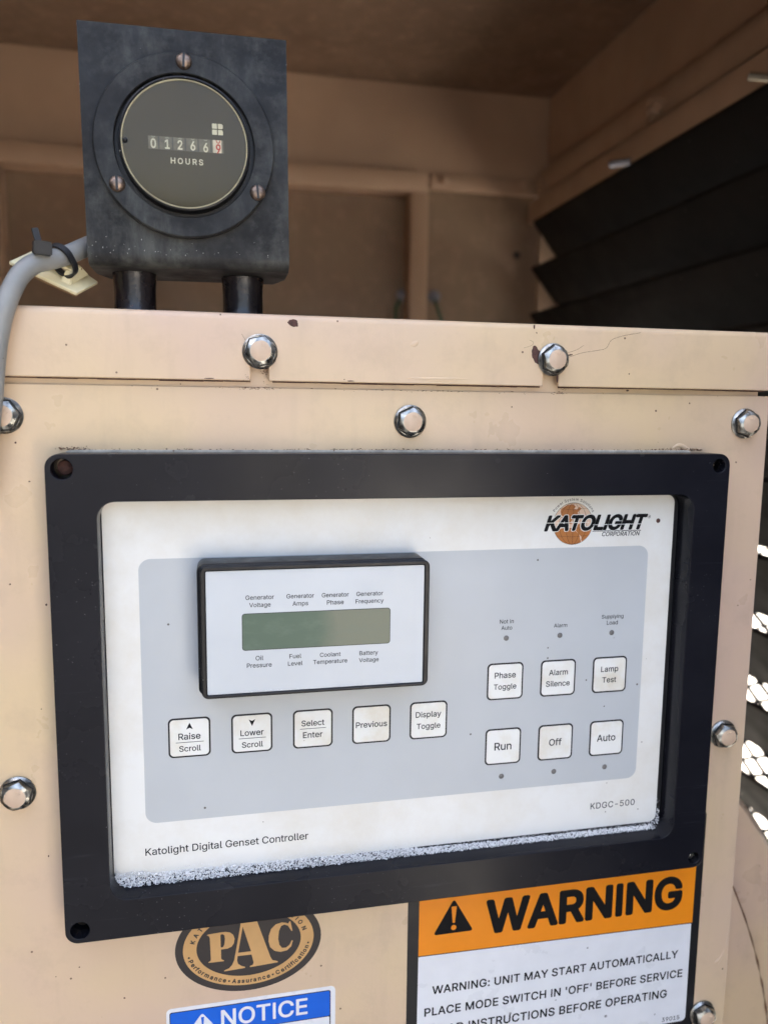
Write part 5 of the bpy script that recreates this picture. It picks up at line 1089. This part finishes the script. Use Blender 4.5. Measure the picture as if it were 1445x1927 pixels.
for k, (px, py) in enumerate(((347.7, 113.4), (219.7, 343), (484.4, 362.6))):
    c = at(px, py, .0040); R = .0031; y0 = YM - .0034; cnt = []
    bm = bmesh.new()
    sg = (-1, 1)
    lathe_bm(bm, c.x, c.z, [(0, y0 - .0019), (R * .35, y0 - .0018), (R * .65, y0 - .0015), (R * .88, y0 - .0009), (R, y0 - .0002), (R, y0)], 28)
    sc_ = from_bm('meter_screw', bm, BRASS, hm, 50)
    bm = bmesh.new(); an = (.06, .0, -.08)[k]
    bxm(bm, -.00042, .00042, -.0001, .0006, -R * .86, R * .86)
    bm.transform(Matrix.Translation((c.x, y0 - .00195, c.z)) @ Matrix.Rotation(an, 4, 'Y'))
    from_bm('screw_slot', bm, RUBBER, sc_)
hm.rotation_euler = (0, math.radians(-.6), 0)
for k, px in enumerate((256, 457.5)):
    c = at(px, 580, .030); R = .0089
    bm = bmesh.new()
    P = [(c.x, .030, .0387 + (.0566 - .0387) * t) for t in (0, .04, .1, .3, .6, .85, 1)]
    tube_bm(bm, P, [R * 1.06, R * 1.05, R * .99, R * .97, R * .97, R, R * 1.03], 40)
    ob_ = from_bm('pipe', bm, DARKPIPE, None, 45); ob_.parent = hm; ob_.matrix_parent_inverse = Matrix.LocRotScale(O, hm.rotation_euler.to_quaternion(), (1, 1, 1)).inverted()

# ================================================================== CABLE, TIE MOUNT, TIE
cpts = [((232, 437), .052), ((196, 450), .036), ((159, 466), .022), ((130, 479), .013), ((99, 488), .006), ((66, 496), .001), ((40, 516), -.003), ((23, 545), -.006), ((10, 578), -.008), ((1, 612), -.0085), ((-7, 660), -.009), ((-11, 710), -.009), ((-15, 760), -.009), ((-22, 830), -.009), ((-34, 930), -.009)]
P = spline([at(*p, y) for p, y in cpts], 8)
bm = bmesh.new(); tube_bm(bm, P, .0038, 20)
cbl = from_bm('grey_cable', bm, CABLE, None, 60); cbl['label'] = 'grey sheathed cable bending down in front of the cabinet at the left'; cbl['category'] = 'cable'
# cream adhesive mount
tm = thing('tie_mount', 'square cream plastic cable tie mount hanging tilted beside the hour meter', 'cable tie mount', at(100, 515, .02))
q = [at(18, 491, .010), at(84, 461, .030), at(186, 530, .026), at(146, 551, .010)]
nrm = (q[1] - q[0]).cross(q[3] - q[0]).normalized()
if nrm.z < 0: nrm = -nrm
def slab(name, Q, up, t, mat, parent, bev=.0004):
    bm = bmesh.new(); a = [bm.verts.new(v) for v in Q]; b = [bm.verts.new(v - up * t) for v in Q]; n = len(Q)
    bm.faces.new(a); bm.faces.new(b[::-1])
    for i in range(n): bm.faces.new((a[i], a[(i + 1) % n], b[(i + 1) % n], b[i]))
    bmesh.ops.recalc_face_normals(bm, faces=bm.faces)
    if bev: bmesh.ops.bevel(bm, geom=bm.edges[:], offset=bev, segments=2, affect='EDGES', profile=.5)
    return from_bm(name, bm, mat, parent, 40)
slab('mount_base', q, nrm, .0016, CREAM, tm, .0005)
slab('adhesive_pad', [v - nrm * .0017 + (sum(q, Vector()) / 4 - v) * .04 for v in q], nrm, .0007, plain('brown_adhesive', (.22, .13, .06), .8, var=.3), tm, 0)
# raised bridge the tie threads through
cen = sum(q, Vector()) / 4; e1 = (q[3] - q[0]) * .5; e2 = (q[1] - q[0]) * .5
def onm(u, v, h): return cen + e1 * u + e2 * v + nrm * h
for s in (-1, 1):
    bm = bmesh.new()
    A = [onm(.52 * s + dx, dy, 0) for dx, dy in ((-.16, -.62), (.16, -.62), (.16, .62), (-.16, .62))]
    B = [onm(.42 * s + dx, dy, .0042) for dx, dy in ((-.10, -.28), (.10, -.28), (.10, .28), (-.10, .28))]
    va = [bm.verts.new(v) for v in A]; vb = [bm.verts.new(v) for v in B]
    for i in range(4): bm.faces.new((va[i], va[(i + 1) % 4], vb[(i + 1) % 4], vb[i]))
    bm.faces.new(vb); bm.faces.new(va[::-1]); bmesh.ops.bevel(bm, geom=bm.edges[:], offset=.0004, segments=2, affect='EDGES'); from_bm('bridge_rib', bm, CREAM, tm)
slab('bridge', [onm(u, v, .0046) for u, v in ((-.5, -.26), (.5, -.26), (.5, .26), (-.5, .26))], nrm, .0012, CREAM, tm, .0003)
# tie: band round the cable, head block, tail
ct = thing('cable_tie', 'black nylon cable tie with upright tail clamping the grey cable to the cream mount', 'cable tie', at(105, 480, .01))
i0 = min(range(len(P)), key=lambda i: (P[i] - at(112, 485, .010)).length)
ax = (P[i0 + 2] - P[i0 - 2]).normalized(); c0 = P[i0]
upv = (Vector((0, 0, 1)) - ax * ax.z).normalized(); fv = ax.cross(upv)
# widen the loop so that it also takes in the mount's bridge
bm = bmesh.new(); n = 48; prev = None; first = None
ax2 = (ax + Vector((0, 0, -.35))).normalized()
upv = (Vector((0, 0, 1)) - ax2 * ax2.z).normalized(); fv = ax2.cross(upv)
for k in range(n + 1):
    a = 2 * math.pi * k / n; r = .0045 + (.0032 * max(0, -math.sin(a)) ** 2)
    d = upv * math.sin(a) + fv * math.cos(a)
    ring = [c0 + d * rr0 + ax2 * s for rr0, s in ((r, -.0013), (r + .0009, -.0013), (r + .0009, .0013), (r, .0013))]
    ring = [bm.verts.new(v) for v in ring]
    if prev:
        for j in range(4): bm.faces.new((prev[j], prev[(j + 1) % 4], ring[(j + 1) % 4], ring[j]))
    prev = ring
bmesh.ops.remove_doubles(bm, verts=bm.verts[:], dist=1e-6)
from_bm('band', bm, RUBBER, ct, 40)
hp = at(80, 467, -.001)
def orient_box(name, c, ax_, ay_, az_, hx, hy, hz, mat, parent, bev=.0004):
    bm = bmesh.new(); bxm(bm, -hx, hx, -hy, hy, -hz, hz)
    M_ = Matrix((ax_, ay_, az_)).transposed().to_4x4(); M_.translation = c; bm.transform(M_)
    if bev: bmesh.ops.bevel(bm, geom=bm.edges[:], offset=bev, segments=2, affect='EDGES')
    return from_bm(name, bm, mat, parent)
zx = Vector((.08, -.1, .99)).normalized(); xx = Vector((1, .35, -.05)); xx = (xx - zx * xx.dot(zx)).normalized(); yy_ = zx.cross(xx)
orient_box('head', hp, xx, yy_, zx, .0033, .0028, .0026, RUBBER, ct, .0005)
tdir = (at(67, 434, -.001) - at(75, 462, -.001)).normalized(); tx = (xx - tdir * xx.dot(tdir)).normalized(); ty = tdir.cross(tx)
tc = (at(67, 434, -.001) + at(75, 462, -.001)) / 2
orient_box('tail', tc, tx, ty, tdir, .0012, .0005, (at(67, 434, -.001) - at(75, 462, -.001)).length / 2 + .001, RUBBER, ct, .0001)
